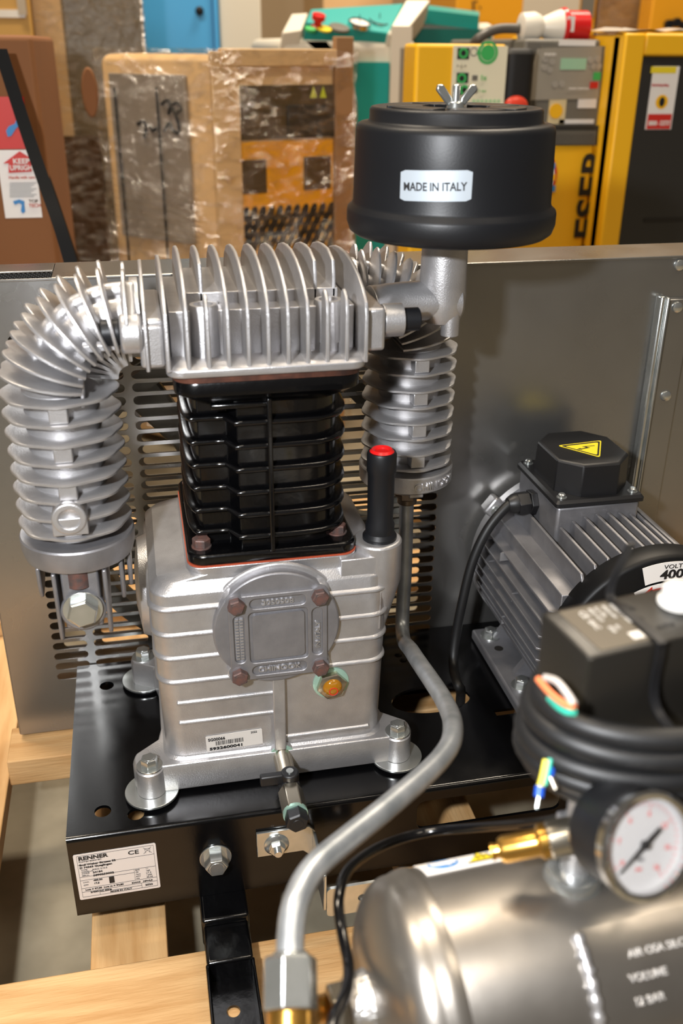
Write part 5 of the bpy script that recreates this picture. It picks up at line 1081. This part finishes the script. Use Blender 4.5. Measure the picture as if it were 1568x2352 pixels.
MB().prism(circ(p.x, p.z, 0.006, 10, 0.009), lambda u, v: V(u, ysr - 0.0022, v), lambda u, v: V(u, ysr - 0.0028, v)).build('seal_mark', INK, rm_, smooth=0)
fm = thing('film_sheet', (at(1450, 75, Y=2.2)), 'crumpled clear plastic film lying on top of the yellow-framed machine', 'plastic film')
zf = zt + 0.002; rg = []
for i in range(14):
    x = a.x - 0.005 + i * 0.030; rg.append([V(x, YR + 0.01 + j * 0.05, zf + 0.002 + 0.016 * abs(noise.noise(V(i * 0.7, j * 0.6, 1)))) for j in range(8)])
MB().rings(rg, False, False, closed=False).build('film', mat('milky_film', '#d8cfc4', 0, 0.25, (30, 0.6, 0.01)), fm, smooth=60)

# red power plug with cable
pl = thing('power_plug', at(1270, 95, Y=2.2), 'red and white five-pin power plug lying on the control machine', 'plug')
YP = 2.04; p0 = at(1192, 62, Y=YP); p1 = at(1345, 62, Y=YP); dr = (p1 - p0); L = dr.length; u = dr.normalized(); k = 2.2 / 2205
MB().lathe([(0.018, 0), (0.026, 0.004), (0.028, 0.030), (0.023, 0.042), (0.018, 0.048), (0.021, 0.055), (0.029, 0.075), (0.033, 0.088), (0.0, 0.090)], p0, u, 32).build('plug_body', IVORY, pl)
MB().lathe([(0.034, 0.086), (0.036, 0.094), (0.030, 0.100), (0.030, L - 0.002), (0.028, L), (0.0, L - 0.004)], p0, u, 32).build('red_socket_end', REDP, pl)
pq = at(1310, 55, Y=YP - 0.0315); MB().box(pq.x - 0.008, pq.x + 0.008, pq.y - 0.001, pq.y, pq.z - 0.014, pq.z + 0.014).build('rating_label', WHITE, pl)
tag(MB().tube(catmull([at(1192, 66, Y=YP), at(1150, 66, Y=YP), at(1120, 75, Y=YP), at(1092, 95, Y=YP), at(1070, 130, Y=YP + 0.1)]), 0.0095, 14).build('plug_cable', mat('grey_cable', '#57534d', 0, 0.45), None, smooth=60), 'grey rubber cable running into the red and white plug', 'cable')
MB().ball(at(1184, 243, Y=YY - 0.001), 0.020, 12, (1.2, 0.5, 0.9)).build('red_button', mat('salmon_red', '#e0452f', 0, 0.3), ym)

# rear row of yellow machines
r1 = thing('rear_yellow_machine', (1.6, 4.0, 0), 'yellow machine in the rear row above the teal machine with white sheet', 'machine')
pbox('machine_body', 1052, 1380, -80, 3.8, 0.6, mat('warm_yellow_paint', '#dd9a18', 0, 0.45), r1, ztop=1.5); panel('paper_sheet', 1202, -60, 1332, 38, 3.8, mat('grey_paper', '#c4b9a6', 0, 0.5), r1, 0.004); panel('grey_door', 1336, -60, 1366, 40, 3.8, GREYM, r1, 0.006)
btext('r.', 1083, 24, 3.8, 26, INK, r1, rot=0.2)
r2 = thing('rear_brown_carton', (2.0, 4.0, 0), 'brown film-wrapped carton between the two rear yellow machines', 'box')
pbox('carton', 1386, 1500, -80, 3.83, 0.5, mat('wrapped_brown', '#97754d', 0, 0.35, (14, 0.7, 0.02)), r2, ztop=1.5); pbox('film_wrap', 1386, 1504, -80, 3.815, 0.52, FILM, r2, ztop=1.51)
r3 = thing('rear_yellow_cabinet', (2.2, 4.0, 0), 'yellow machine in the top right corner with black round feet', 'machine')
pbox('machine_body', 1510, 1900, -80, 3.7, 0.10, mat('warm_yellow_paint', '#dd9a18', 0, 0.45), r3, ztop=1.5)
for x, y in ((1532, 56), (1550, 52), (1568, 58)): p = at(x, y, Y=3.69); MB().cyl(p, p - V(0, 0.02, 0), 0.016, n=16).build('black_knob', BLACKM, r3)
r4 = thing('rear_tan_carton', (0.9, 4.6, 0), 'tan carton on a shelf in the far background above the teal panel', 'box')
pbox('carton', 742, 905, -80, 4.6, 0.5, CARDL, r4, zb=0.0, ztop=1.6)
